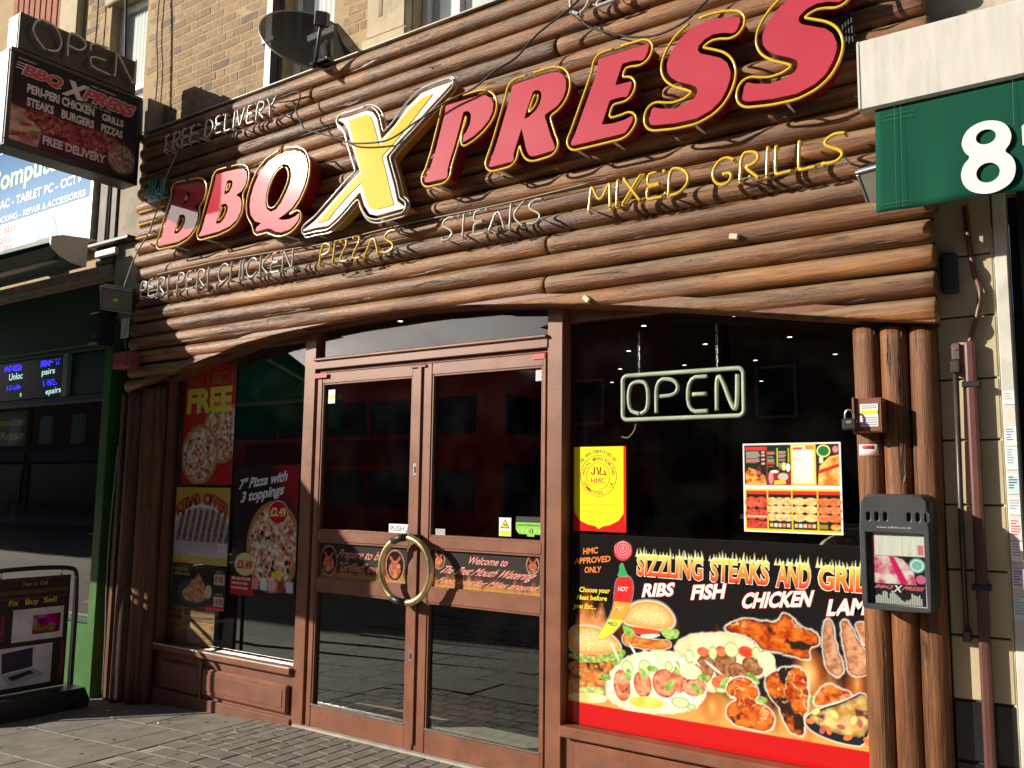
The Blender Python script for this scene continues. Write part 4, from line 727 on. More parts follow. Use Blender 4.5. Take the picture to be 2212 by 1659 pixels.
box('interior_wall', -12.2, -6.72, 3.2, 3.3, -.3, 3.4, IN, ns, b=0); box('interior_ceiling', -12.2, -6.72, .1, 3.2, 2.9, 3., IN, ns, b=0); box('interior_floor', -12.2, -6.72, .1, 3.2, -.32, -.22, IN, ns, b=0); box('interior_side', -6.74, -6.72, .1, 3.2, -.3, 3., IN, ns, b=0); box('interior_side', -12.2, -12.1, .1, 3.2, -.3, 3., IN, ns, b=0)
# LED message board
led = thing('led_display', 'black LED message board in the computer shop transom with blue and white words', 'display', (-8.6, 0, 2.38))
box('panel', -9.5, -8.02, .02, .06, 2.39, 2.775, M('led_black', (.006, .006, .008), .3), led, b=.004)
EW = M('led_white_glow', (.4, .8, .7), emit=(.55, 1, .9), es=.9); EB = M('led_blue_glow', (.02, .02, .8), emit=(.05, .04, 1), es=2.2)
for s, BL, BR, TL, mm in (('Unloc', (-9.04, 2.594), (-8.776, 2.6), (-9.04, 2.66), EW), ('pairs', (-8.412, 2.61), (-8.18, 2.615), (-8.412, 2.662), EW), ('epairs', (-8.317, 2.42), (-8.05, 2.43), (-8.317, 2.47), EW), ('o', (-8.80, 2.42), (-8.77, 2.42), (-8.8, 2.46), EW)):
    put('led_text', quad_text(s, BL, BR, TL, .0185), mm, led)
for x0, x1, z0, z1 in ((-9.15, -8.81, 2.686, 2.74), (-8.445, -8.1, 2.69, 2.742), (-9.068, -8.79, 2.495, 2.545), (-8.379, -8.125, 2.504, 2.555)):      # scrolling blue rows, too smeared to read
    mes = []
    for a in np.arange(x0, x1, .0105):
        for c in np.arange(z0, z1, .0085):
            if random.random() < .5 and vnoise(a*28, c*9, 3) > .3: mes.append(box_me(a, a+.006, .017, .019, c, c+.005, 0))
    put('led_row', join_me(mes), EB, led)
cs = thing('window_sign', 'black window sign with yellow words Computer Repair', 'sign', (-9, .1, 1.95))
box('board', -9.75, -8.77, .09, .11, 1.95, 2.3, M('sign_black', (.015, .013, .012), .4), cs, b=.003)
for me_ in (quad_text('Computer', (-9.5, 2.155), (-8.81, 2.155), (-9.5, 2.222), .088, .02), quad_text('Repair', (-9.262, 2.015), (-8.795, 2.018), (-9.262, 2.095), .088, .02)): put('lettering', me_, M('dull_yellow_ink', (.85, .74, .2), .5), cs)
ic = thing('display_shelf', 'glass shelf of boxed accessories inside the computer shop window', 'shelf', (-7.6, .5, .5))
box('shelf_board', -8.0, -7.2, .35, .75, 1.12, 1.135, M('shelf_glass_edge', (.35, .45, .45), .2), ic, b=.002); box('shelf_board', -8.0, -7.2, .35, .75, .72, .735, M('orange_shelf', (.4, .17, .05), .5), ic, b=.002); box('shelf_board', -8.0, -7.2, .35, .75, .5, .515, WHITE, ic, b=.002)
tube('upright', [(-7.95, .4, .0), (-7.95, .4, 1.8)], .012, STEEL, ic, 8)
for k, (x, z, sx, h, mm) in enumerate([(-7.75, .735, .16, .22, WHITE), (-7.5, .735, .14, .2, WHITE), (-7.4, .515, .2, .17, TBL), (-7.7, .515, .18, .15, M('grey_carton', (.3, .3, .3), .6)), (-7.5, 1.135, .12, .12, WHITE)]):
    tag(box('product_box', x, x+sx, .4, .55, z, z+h, mm, None, b=.004), ['white carton left on the orange shelf in the computer shop', 'white carton right on the orange shelf in the computer shop', 'blue carton on the low shelf in the computer shop', 'grey carton on the low shelf in the computer shop', 'white carton on the top glass shelf in the computer shop'][k], 'box', 'cartons in the computer shop window')
# vertical row of little stickers on the green column edge
for k, (z0, z1) in enumerate([(2.07, 2.11), (2.0, 2.06), (1.95, 1.995), (1.865, 1.93), (1.79, 1.85), (1.70, 1.765), (1.61, 1.69), (1.50, 1.58), (1.40, 1.47), (1.29, 1.37), (1.22, 1.28)]):
    tag(box('sticker', -7.035+.002*(k % 3), -6.98-.003*(k % 2), -.154, -.1515, z0, z1, WHITE if k % 3 else M('cream_paper', (.7, .68, .58), .6), None, b=.0005), '%s small white sticker from the top on the green column' % ['first', 'second', 'third', 'fourth', 'fifth', 'sixth', 'seventh', 'eighth', 'ninth', 'tenth', 'lowest'][k], 'sticker', 'stickers on the green column')
# pier between the shops, with services
pier = thing('dividing_pier', 'weathered rendered pier between the computer shop sign and the logs', 'pier', (-7, 0, 2.95))
box('shaft', -7.08, -6.73, -.1, .06, 2.95, 4.9, PIERM, pier, b=.008); box('dark_panel', -7.36, -7.085, -.12, .06, 3.49, 4.95, M('brown_panel', (.075, .06, .05), .6, var=.2), pier, b=.006); box('white_bracket', -7.31, -6.99, -.16, -.125, 3.55, 3.61, WHITE, pier, b=.006)
box('capping', -7.4, -6.75, -.2, .05, 3.64, 3.67, BLACKM, pier, b=.004); tube('conduit', [(-7.2, -.135, 3.7), (-7.2, -.135, 4.9)], .012, M('grey_conduit', (.3, .28, .25), .5), pier, 8)
# fascia sign of the neighbour
nsg = thing('shop_sign', 'blue and white computer shop fascia sign with green and white lettering', 'sign', (-8.5, -.15, 3.75))
box('board', -11, -7.45, -.145, -.05, 3.76, 4.92, WHITE, nsg, b=.004); box('edge_trim', -7.455, -7.41, -.16, -.04, 3.745, 4.95, M('silver_trim', (.7, .69, .65), .3, .4), nsg, b=.004); box('top_trim', -11, -7.45, -.165, -.04, 4.925, 4.965, M('silver_trim', (.7, .69, .65)), nsg, b=.004)
nw, nh = 240, 70; u, v = np.meshgrid(np.linspace(0, 1, nw), np.linspace(0, 1, nh)); X_ = -9.6+u*2.14; Z_ = 4.15+v*.755
def grid_print(name, x0, x1, z0, z1, img, y, parent, mat=PRINT, axis='Y'):
    h_, w_ = img.shape[:2]; uu, vv = np.meshgrid(np.linspace(0, 1, w_), np.linspace(0, 1, h_)); a = x0+uu.ravel()*(x1-x0); c = z0+vv.ravel()*(z1-z0); q = np.full(a.shape, y)
    co = np.c_[a, q, c] if axis == 'Y' else np.c_[q, a, c]
    me = bpy.data.meshes.new('print'); nq = (w_-1)*(h_-1); idx = np.arange(w_*h_).reshape(h_, w_)
    f = np.stack([idx[:-1, :-1], idx[:-1, 1:], idx[1:, 1:], idx[1:, :-1]], -1).reshape(-1, 4)
    me.vertices.add(w_*h_); me.vertices.foreach_set('co', co.ravel()); me.loops.add(nq*4); me.loops.foreach_set('vertex_index', f.ravel().astype(np.int32)); me.polygons.add(nq); me.polygons.foreach_set('loop_start', np.arange(0, nq*4, 4, dtype=np.int32)); me.update(calc_edges=True)
    at = me.color_attributes.new('print', 'FLOAT_COLOR', 'POINT'); rgba = np.ones((w_*h_, 4), np.float32); rgba[:, :3] = np.clip(img.reshape(-1, 3), 0, 1); at.data.foreach_set('color', rgba.ravel())
    return put(name, me, mat, parent)
def lerp(a, b, t): return np.array(a)*(1-t[..., None])+np.array(b)*t[..., None]
img = lerp((.05, .16, .4), (.28, .45, .72), np.clip(1.1-v*.9+.2*(fbm(u*6, v*3, 4)-.5), 0, 1))
grid_print('blue_panel', -9.6, -7.46, 4.15, 4.905, img, -.147, nsg, PRINTM)
LG = flat('ink_light_green', (.32, .7, .12))
put('lettering', quad_text('Computer', (-9.42, 4.52), (-7.92, 4.52), (-9.42, 4.73), -.1495, .02), LG, nsg); put('lettering', quad_text('C', (-7.76, 4.52), (-7.6, 4.52), (-7.76, 4.72), -.1495, .02), LG, nsg)
for me_ in (quad_text('MAC - TABLET PC - CCTV', (-9.25, 4.31), (-7.62, 4.31), (-9.25, 4.4), -.1495, .025), quad_text('UNLOCKING - REPAIR & ACCESSORIES', (-9.4, 4.165), (-7.55, 4.165), (-9.4, 4.228), -.1495, .012)): put('lettering', me_, TW, nsg)
for me_ in (quad_text('WE BUY', (-9.3, 4.045), (-8.77, 4.045), (-9.3, 4.107), -.1475, .02), quad_text('SELL', (-9.13, 3.945), (-8.85, 3.945), (-9.13, 4.005), -.1475, .02), quad_text('FIX', (-9.01, 3.86), (-8.83, 3.86), (-9.01, 3.915), -.1475, .02)): put('lettering', me_, flat('ink_pale_red', (.72, .1, .1)), nsg)
put('tablet_picture', front(poly_me([[(-8.46, 4.09), (-8.1, 4.12), (-7.98, 3.87), (-8.37, 3.84)]], .001), -.1475), flat('tablet_grey', (.22, .23, .25)), nsg); put('tablet_screen', front(poly_me([[(-8.43, 4.065), (-8.12, 4.09), (-8.02, 3.9), (-8.36, 3.875)]], .001), -.149), flat('tablet_blue', (.12, .42, .62)), nsg)
put('laptop_picture', front(poly_me([[(-7.86, 4.12), (-7.5, 4.14), (-7.5, 3.93), (-7.88, 3.93)]], .001), -.1475), flat('laptop_lilac', (.5, .5, .72)), nsg); put('laptop_base', front(poly_me([[(-7.89, 3.925), (-7.49, 3.925), (-7.47, 3.85), (-7.95, 3.83)]], .001), -.1475), flat('laptop_grey', (.5, .5, .52)), nsg)
# extended green awning of the neighbour
aw = thing('green_awning', 'open green awning of the computer shop left of the logs', 'awning', (-9, -.3, 3.4))
TEAL = translucent('teal_awning_cloth', (.03, .33, .26), .8, .3); AX0, AX1 = -11.5, -7.14
prof = [(-.33, 3.66), (-.55, 3.635), (-.64, 3.6), (-.64, 3.52), (-.56, 3.46), (-.45, 3.42), (-.33, 3.41)]
def prism_x(prof, x0, x1):
    n = len(prof); vs = [(x, a, b) for x in (x0, x1) for a, b in prof]; fs = [(i, (i+1) % n, n+(i+1) % n, n+i) for i in range(n)]+[tuple(range(n))[::-1], tuple(range(n, 2*n))]; return mesh('prism', vs, fs)
put('cassette', prism_x([(a*.98-.008, b*.99+.036) for a, b in prof], AX0, AX1-.0), GRN2, aw); put('end_cap', prism_x(prof, AX1, AX1+.02), WHITE, aw)
fab = [(-.55, 3.60), (-1.2, 3.285), (-1.9, 2.94), (-2.6, 2.6)]; vs, fs = [], []
for x in np.linspace(AX0, AX1-.01, 12):
    for a, b in fab: vs.append((x, a, b-.02*math.sin((a+.55)*1.5)*-1)); 
for i in range(11):
    for j in range(3): fs.append((i*4+j, i*4+j+1, (i+1)*4+j+1, (i+1)*4+j))
ca = put('cloth', mesh('cloth', vs, fs), TEAL, aw, True); ca.modifiers.new('t', 'SOLIDIFY').thickness = .003
box('front_bar', AX0, AX1, -2.64, -2.58, 2.56, 2.62, WHITE, aw, b=.01)
vs, fs = [], []
for i in range(61): x = AX0+(AX1-AX0)*i/60; vs += [(x, -2.62+.012*math.sin(i*.9), 2.56), (x, -2.62+.02*math.sin(i*.9+.4), 2.22+.02*abs(math.sin(i*.52)))]
for i in range(60): fs.append((2*i, 2*i+1, 2*i+3, 2*i+2))
va = put('valance', mesh('val', vs, fs), TEAL, aw, True); va.modifiers.new('t', 'SOLIDIFY').thickness = .003
tube('arm', [(-7.25, -.5, 3.45), (-7.3, -1.5, 2.95), (-7.25, -2.58, 2.58)], .02, WHITE, aw, 8)
# speaker-like black alarm + white paper by the left corner
ab = thing('wall_camera', 'black box unit hanging under the left floodlight', 'camera', (-7.0, -.15, 2.8)); box('body', -7.1, -6.93, -.3, -.14, 2.74, 3.02, BLACK, ab, b=.02); box('bracket', -7.06, -6.98, -.2, -.1, 3.02, 3.08, BLACKM, ab, b=.005); box('label_plate', -7.02, -6.96, -.303, -.299, 2.8, 2.83, M('dull_red_label', (.25, .05, .06), .5), ab, b=.001)
tag(box('torn_notice', -6.86, -6.74, -.14, -.137, 2.8, 2.97, WHITE, None, b=.001), 'torn white paper on the pier below the left floodlight', 'notice')
# timber corner pieces beside the left posts
tag(box('corner_board', -6.785, -6.735, -.14, .08, gz(-6.7)-.03, 2.33, POST, None, b=.006), 'orange brown corner board between the green column and the round posts', 'board')
tag(tube('pier_wire', cat_rom([(-6.72, -.18, 1.9), (-6.74, -.19, 1.3), (-6.76, -.18, .85), (-6.73, -.18, .4), (-6.72, -.18, -.05)], 6), .006, CABLEG, n=6), 'grey cable running down beside the left posts', 'cable')
# ================================================================== pavement A-board
abd = thing('a_board', 'black pavement sign board with computer repair advert on the left pavement', 'sign board', (-6.86, -.68, gz(-6.9)))
gA = gz(-6.86); PX_ = -6.845
BRD = M('black_board', (.02, .012, .014), .5)
box('panel', PX_-.03, PX_-.002, -1.06, -.425, .05, .885, BRD, abd, b=.003)
tube('frame', chaikin([(PX_-.015, -1.13, .0), (PX_-.015, -1.13, .88), (PX_-.015, -1.08, .95), (PX_-.015, -.42, .95), (PX_-.015, -.362, .88), (PX_-.015, -.362, .0)], 2), .017, BLACK, abd, 8)
for yy in (-.95, -.5): tube('spring_clip', [(PX_-.015, yy, .885), (PX_-.01, yy, .945)], .008, STEEL, abd, 6)
tube('frame_edge', [(PX_+.004, -.395, .0), (PX_+.004, -.395, .87)], .008, M('pale_grey_edge', (.5, .49, .46), .5), abd, 6)
put('base', prism_x([(-1.16, gA+.005), (-.33, gA+.005), (-.315, gA+.06), (-.36, gA+.16), (-1.13, gA+.16)], -7.08, -6.66), BLACK, abd)
def side_text(s, y0, y1, z0, z1, mat, bold=.01, rot=False):
    if rot: BL, BR, TL = (y1, z0), (y1, z1), (y0, z0)
    else: BL, BR, TL = (y0, z0), (y1, z0), (y0, z1)
    me = quad_text(s, BL, BR, TL, PX_+.002, bold, axis='X'); put('lettering', me, mat, abd)
side_text('Text or Call', -.80, -.61, .825, .853, M('khaki_ink', (.55, .5, .2), .5), .004); side_text('Fix', -.885, -.815, .685, .725, TY, .02); side_text('Buy', -.765, -.665, .686, .726, TY, .02); side_text('Sell', -.63, -.53, .688, .728, TY, .02)
side_text('Computers', -.485, -.445, .1, .375, TMG, .01, True); side_text('Tablets', -.945, -.905, .42, .625, TMG, .01, True)
put('red_border', join_me([box_me(PX_-.002, PX_, -1.03, -.44, .732, .736, 0), box_me(PX_-.002, PX_, -1.03, -.44, .868, .871, 0)]), TMG, abd)
put('blurred_number', box_me(PX_-.002, PX_-.0005, -.98, -.44, .765, .795, 0), M('dim_olive_ink', (.1, .085, .01), .6), abd)
nA = 60; u, v = np.meshgrid(np.linspace(0, 1, nA), np.linspace(0, 1, nA)); img = np.stack([.12+.75*fbm(u*3+1, v*3, 11), .05+.6*fbm(u*3+9, v*3, 12)**1.3, .1+.6*fbm(u*3, v*3+7, 13)**1.4], -1); 
put('white_picture', box_me(PX_-.002, PX_+.0005, -.847, -.466, .415, .652, 0), M('poster_grey', (.84, .84, .86), .5), abd); grid_print('tablet_picture', -.70, -.49, .46, .60, np.clip((img-.35)*2.2+.15, 0, 1), PX_+.002, abd, PRINTM, 'X')
put('white_picture', box_me(PX_-.002, PX_+.0005, -1.02, -.536, .09, .38, 0), MT['poster_grey'], abd)
def yz(pts, x, mat, name='laptop_picture'): put(name, mesh('q', [(x, a, b) for a, b in pts], [tuple(range(len(pts)))]), mat, abd)
yz([(-.90, .2), (-.68, .225), (-.685, .365), (-.91, .345)], PX_+.002, flat('screen_dark', (.02, .025, .06))); yz([(-.91, .19), (-.68, .215), (-.585, .155), (-.83, .1)], PX_+.002, flat('laptop_silver', (.55, .55, .57))); yz([(-.86, .17), (-.70, .2), (-.66, .178), (-.82, .14)], PX_+.003, TB, 'keyboard_picture')
# ================================================================== right neighbour: tiled pier, pipes and awning
TILE = M('cream_tile', (.52, .435, .29), .35, var=.1, scale=3, dirt=.18); TILB = M('black_tile', (.012, .014, .016), .25, var=.2); GROUT = M('dark_grout', (.09, .075, .06), .9)
tp = thing('tiled_pier', 'cream glazed tile pier with black base right of the round posts', 'pier', (-.54, 0, 0))
box('core', -.66, -.425, -.045, .2, -.02, 3.4, GROUT, tp, b=0)
zz = [.0, .25, .495, .742, 1.006, 1.278, 1.552, 1.829, 2.092, 2.366, 2.635, 2.905, 3.175]
for a, b in zip(zz[:-1], zz[1:]): box('tile', -.658, -.427, -.056, -.03, a+.004, b-.004, TILB if b < .75 else TILE, tp, b=.004)
box('upper_render', -.66, .6, -.05, .1, 3.4, 9, M('stained_render', (.5, .45, .34), .85, var=.25, scale=3, dirt=.5), tp, b=.01)
wp = thing('white_door_frame', 'white grubby door frame with a column of small stickers at the right edge', 'door frame', (-.4, 0, 0)); WF = M('grubby_white', (.62, .6, .54), .55, var=.12, dirt=.35)
box('face', -.42, -.37, -.06, .06, -.02, 3.3, WF, wp, b=.004); box('yellowed_edge', -.434, -.4225, -.052, .06, -.02, 2.75, M('yellowed_paint', (.62, .56, .36), .6, var=.25, dirt=.3), wp, b=.002)
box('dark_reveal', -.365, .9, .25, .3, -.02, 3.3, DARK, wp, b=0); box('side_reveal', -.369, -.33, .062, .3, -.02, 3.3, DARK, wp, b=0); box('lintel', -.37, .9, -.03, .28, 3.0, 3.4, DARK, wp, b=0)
box('iron_gate_bar', -.33, -.29, .0, .04, -.02, 3.0, BLACKM, wp, b=.004); box('iron_gate_bar', -.16, -.12, .0, .04, -.02, 3.0, BLACKM, wp, b=.004)
stk = [(1.975, 2.03, TW), (1.80, 1.88, TW), (1.70, 1.795, flat('paper_blue', (.62, .75, .82))), (1.6, 1.68, flat('paper_aqua', (.55, .74, .78))), (1.515, 1.585, flat('paper_aqua2', (.66, .75, .8))), (1.41, 1.5, flat('paper_pink', (.78, .66, .66))), (1.325, 1.405, TW), (1.21, 1.295, flat('paper_lilac', (.75, .6, .72))), (1.09, 1.18, flat('paper_sky', (.6, .74, .82)))]
for k, (a, b, mm) in enumerate(stk):
    t = thing('sticker', ['small white sticker at the top of the right frame column', 'white card with dark print second in the right frame column', 'pale blue card third from the top on the right frame', 'aqua card fourth from the top on the right frame', 'pale aqua card fifth from the top on the right frame', 'pink card with red heading on the right frame', 'white card below the pink card on the right frame', 'lilac card near the bottom of the right frame column', 'sky blue card at the bottom of the right frame column'][k], 'sticker', (-.395, -.062, a), 'cards stuck on the right door frame')
    box('paper', -.416, -.373, -.0635, -.0608, a, b, mm, t, b=.0004)
    mes = [box_me(-.411, -.411+random.uniform(.015, .034), -.0643, -.0638, b-.012-q*.011, b-.012-q*.011+.004, 0) for q in range(int((b-a)/.012)-1)]
    if mes: tag(put('printed_lines', join_me(mes), [TB, TBL, TR][k % 3] if k % 2 else flat('ink_grey', (.35, .35, .36)), t), kind='stuff')
wpipe = thing('brown_downpipe', 'brown downpipe with curled cable on the cream tiled pier', 'pipe', (-.53, -.06, 0)); PIPE = M('brown_pipe', (.115, .042, .034), .4, var=.1)
box('pipe', -.548, -.505, -.115, -.06, -.02, 2.25, PIPE, wpipe, b=.012, seg=2, smooth=False); tube('curled_cable', cat_rom([(-.521, -.075, 2.851), (-.515, -.075, 2.739), (-.507, -.075, 2.632), (-.494, -.08, 2.54), (-.477, -.085, 2.457), (-.494, -.085, 2.356), (-.519, -.085, 2.274), (-.53, -.085, 2.235)], 6), .012, PIPE, wpipe, 8)
for z in (2.05, 1.2): box('pipe_clip', -.562, -.492, -.12, -.057, z, z+.025, BLACKM, wpipe, b=.003)
wrod = thing('awning_rod', 'dark metal awning rod hung on the cream tiled pier', 'rod', (-.59, -.07, 1.)); RODM = M('dark_grey_rod', (.085, .075, .072), .4, .5)
tube('rod', [(-.588, -.09, 2.14), (-.594, -.085, 1.5), (-.592, -.085, 1.0)], .0105, RODM, wrod, 8); box('hook_plate', -.602, -.562, -.085, -.058, 2.17, 2.25, M('rusty_plate', (.16, .12, .105), .5, .4, dirt=.4), wrod, b=.009); box('hinge', -.604, -.566, -.11, -.06, 2.115, 2.17, RODM, wrod, b=.006); box('foot', -.606, -.574, -.105, -.058, .985, 1.03, RODM, wrod, b=.005)
for z in (2.14, 2.20): put('screw', lathe_me([(.0005, -.089), (.005, -.088), (.006, -.084)], 10, 'Y', (-.582, 0, z+.02)), M('rust', (.2, .06, .03), .6), wrod)
blk = thing('junction_box', 'black box on the tiled pier at the right end of the logs', 'box', (-.6, -.06, 2.47)); box('body', -.625, -.56, -.11, -.057, 2.47, 2.645, BLACK, blk, b=.006); box('lid', -.62, -.565, -.116, -.109, 2.478, 2.637, BLACK, blk, b=.004)
# awning cassette with green valance
GRV = translucent('green_valance_cloth', (.009, .085, .05), .85, .1)
ra = thing('white_awning_box', 'white awning box with green numbered valance at the right edge', 'awning', (0, -.3, 3.2))
CY = -.33
def pz(z): return z   # heights measured on the plane of the box front
prof = [(-.33, 3.255), (-.345, 3.262), (-.345, 3.56), (-.33, 3.578), (-.26, 3.60), (-.2, 3.60), (-.2, 3.27)]
put('cassette', prism_x(prof, -.868, 1.2), WHITEB, ra); put('end_cap', prism_x([(a-.004 if a < -.3 else a+.0, b) for a, b in prof], -.876, -.8675), WHITEB, ra)
vs, fs = [], []; nx_, nz_ = 80, 14; x0, x1, z1, z0 = -.815, 1.2, 3.262, 2.795
for j in range(nz_+1):
    for i in range(nx_+1): x = x0+(x1-x0)*i/nx_; t_ = j/nz_; vs.append((x+.012*-t_, -.315+.006*math.sin(i*.35)*t_+.004*math.sin(i*.8+2)*t_, z1+(z0-z1)*t_))
for j in range(nz_):
    for i in range(nx_): a = j*(nx_+1)+i; fs.append((a, a+nx_+1, a+nx_+2, a+1))
vl = put('valance', mesh('v', vs, fs), GRV, ra, True); vl.modifiers.new('t', 'SOLIDIFY').thickness = .002
STI = M('pale_stitch', (.1, .28, .2), .7)
def stitch(x0, z0, x1, z1):
    L_ = math.hypot(x1-x0, z1-z0); n = int(L_/.009); mes = []
    for i in range(n):
        a, b = i/n, (i+.6)/n; mes.append(tube_me([(x0+(x1-x0)*a, -.3265, z0+(z1-z0)*a), (x0+(x1-x0)*b, -.3265, z0+(z1-z0)*b)], .0009, 4))
    return mes
mes = stitch(-.735, 3.25, -.742, 2.80)+stitch(-.71, 3.25, -.717, 2.80)+stitch(-.80, 2.825, -.68, 2.825)+stitch(-.8, 2.808, -.68, 2.808)+stitch(-.78, 3.215, -.66, 3.215)+stitch(-.78, 3.195, -.66, 3.195)+stitch(-.29, 3.25, -.295, 3.06)
put('stitching', join_me(mes), STI, ra)
def ringpts(cx, cz, rx, rz, n=40): return [(cx+rx*math.cos(2*math.pi*i/n), cz+rz*math.sin(2*math.pi*i/n)) for i in range(n)]
e8 = [(-.395, 3.107), (-.46, 3.085), (-.487, 3.03), (-.475, 2.985), (-.452, 2.962), (-.482, 2.935), (-.495, 2.885), (-.475, 2.828), (-.42, 2.798), (-.365, 2.798), (-.31, 2.828), (-.293, 2.885), (-.305, 2.935), (-.335, 2.962), (-.312, 2.985), (-.302, 3.03), (-.328, 3.085)]
t8 = put('numeral', front(poly_me([chaikin(e8, 2, True), ringpts(-.395, 3.035, .036, .031), ringpts(-.394, 2.885, .042, .041)], .001), -.3275), TW, ra)
put('numeral', front(poly_me([[(-.268, 3.05), (-.2, 3.1), (-.15, 3.1), (-.15, 2.8), (-.22, 2.8), (-.22, 2.99), (-.268, 2.97)]], .001), -.3275), TW, ra)

for o in list(bpy.data.objects):      # everything on the right pier stands flush with the shop wall
    if o.parent is None and (o in (tp, wp, wpipe, wrod, blk) or (o.name.startswith('sticker') and o.location.x > -1)): o.location.y += .055
# ================================================================== printed posters
STEAK={'flameL':[(-2.541,0.855),(-2.515,0.946),(-2.480,0.964),(-2.463,0.907),(-2.437,0.953),(-2.420,0.911),(-2.385,0.979),(-2.369,0.915),(-2.335,0.861),(-2.419,0.838)],
'bun1':[(-2.594,0.835),(-2.488,0.860),(-2.377,0.849),(-2.293,0.807),(-2.256,0.754),(-2.335,0.717),(-2.593,0.691)],
'let1':[(-2.593,0.706),(-2.462,0.695),(-2.335,0.724),(-2.252,0.762),(-2.236,0.735),(-2.277,0.695),(-2.377,0.676),(-2.479,0.657),(-2.593,0.673)],
'tom1':[(-2.523,0.699),(-2.360,0.714),(-2.369,0.691),(-2.514,0.674)],
'pat1':[(-2.593,0.658),(-2.462,0.681),(-2.335,0.688),(-2.261,0.683),(-2.277,0.638),(-2.377,0.597),(-2.505,0.588),(-2.593,0.599)],
'che1':[(-2.531,0.599),(-2.352,0.625),(-2.394,0.588),(-2.445,0.553),(-2.479,0.577)],
'pat1b':[(-2.592,0.570),(-2.496,0.560),(-2.360,0.592),(-2.352,0.551),(-2.462,0.521),(-2.592,0.511)],
'let1b':[(-2.531,0.527),(-2.360,0.546),(-2.369,0.506),(-2.462,0.500),(-2.522,0.506)],
'bun1b':[(-2.592,0.489),(-2.360,0.514),(-2.344,0.474),(-2.436,0.453),(-2.592,0.453)],
'bun2':[(-2.252,0.897),(-2.243,0.955),(-2.186,1.003),(-2.106,1.020),(-2.027,1.013),(-1.973,0.972),(-1.952,0.926),(-1.982,0.887),(-2.091,0.876),(-2.211,0.887)],
'let2l':[(-2.264,0.888),(-2.195,0.867),(-2.179,0.841),(-2.228,0.825),(-2.256,0.854)],
'tom2':[(-2.211,0.880),(-2.123,0.878),(-2.034,0.876),(-2.044,0.853),(-2.171,0.838),(-2.195,0.860)],
'may2':[(-2.167,0.842),(-2.025,0.860),(-2.060,0.837),(-2.123,0.824)],
'let2r':[(-2.044,0.881),(-1.966,0.893),(-1.922,0.879),(-1.944,0.847),(-1.978,0.835),(-2.021,0.846)],
'pat2':[(-2.264,0.832),(-2.219,0.847),(-2.147,0.823),(-1.982,0.834),(-1.974,0.793),(-2.060,0.772),(-2.171,0.771),(-2.252,0.782)],
'pit1':[(-2.364,0.520),(-2.335,0.617),(-2.261,0.704),(-2.123,0.762),(-1.968,0.776),(-1.900,0.747),(-1.797,0.672),(-1.791,0.586),(-1.851,0.504),(-2.016,0.466),(-2.189,0.447),(-2.310,0.471)],
'pit2':[(-1.967,0.793),(-1.914,0.854),(-1.816,0.881),(-1.643,0.899),(-1.553,0.875),(-1.500,0.819),(-1.440,0.781),(-1.441,0.743),(-1.578,0.680),(-1.683,0.627),(-1.791,0.599),(-1.804,0.684),(-1.900,0.747)],
'steak':[(-1.696,0.923),(-1.628,0.970),(-1.558,0.981),(-1.469,0.971),(-1.412,0.983),(-1.398,1.030),(-1.343,0.996),(-1.311,0.961),(-1.232,0.944),(-1.225,0.894),(-1.278,0.870),(-1.267,0.820),(-1.309,0.815),(-1.399,0.836),(-1.493,0.834),(-1.526,0.862),(-1.580,0.902),(-1.657,0.900)],
'rib1':[(-1.211,1.002),(-1.173,1.019),(-1.159,0.976),(-1.150,0.878),(-1.119,0.820),(-1.126,0.764),(-1.160,0.752),(-1.202,0.785),(-1.213,0.871)],
'rib2':[(-1.135,1.009),(-1.090,1.016),(-1.051,0.925),(-1.005,0.864),(-1.008,0.776),(-1.098,0.764),(-1.111,0.851)],
'rib3':[(-1.069,1.009),(-1.000,1.016),(-1.004,0.894),(-1.044,0.938)],
'chA':[(-1.675,0.668),(-1.612,0.705),(-1.543,0.685),(-1.514,0.625),(-1.559,0.591),(-1.458,0.569),(-1.445,0.514),(-1.474,0.456),(-1.582,0.458),(-1.672,0.472),(-1.686,0.548),(-1.621,0.590),(-1.685,0.607)],
'chB':[(-1.492,0.711),(-1.421,0.755),(-1.348,0.785),(-1.294,0.761),(-1.285,0.706),(-1.286,0.588),(-1.316,0.553),(-1.301,0.487),(-1.331,0.461),(-1.388,0.485),(-1.419,0.575),(-1.483,0.642)],
'nug':[(-1.265,0.602),(-1.249,0.668),(-1.191,0.726),(-1.136,0.708),(-1.074,0.680),(-1.157,0.641)],
'pan':[(-1.312,0.547),(-1.232,0.605),(-1.126,0.648),(-1.010,0.725),(-1.019,0.468),(-1.132,0.463),(-1.223,0.478),(-1.285,0.502)],
'panin':[(-1.290,0.557),(-1.226,0.597),(-1.120,0.643),(-1.010,0.713),(-1.018,0.500),(-1.131,0.497),(-1.210,0.511),(-1.253,0.538)],
'chili':[(-2.272,1.137),(-2.218,1.143),(-2.195,1.117),(-2.190,1.067),(-2.207,0.994),(-2.239,0.920),(-2.293,0.850),(-2.352,0.805),(-2.398,0.786),(-2.409,0.799),(-2.394,0.833),(-2.343,0.903),(-2.310,0.979),(-2.305,1.059),(-2.297,1.110)],
'stem':[(-2.263,1.205),(-2.253,1.204),(-2.243,1.175),(-2.228,1.147),(-2.218,1.138),(-2.289,1.134),(-2.272,1.163),(-2.274,1.191)],
'seal':[(-2.251,1.328),(-2.218,1.318),(-2.200,1.294),(-2.197,1.261),(-2.218,1.231),(-2.251,1.216),(-2.284,1.224),(-2.305,1.248),(-2.309,1.277),(-2.297,1.311)]}
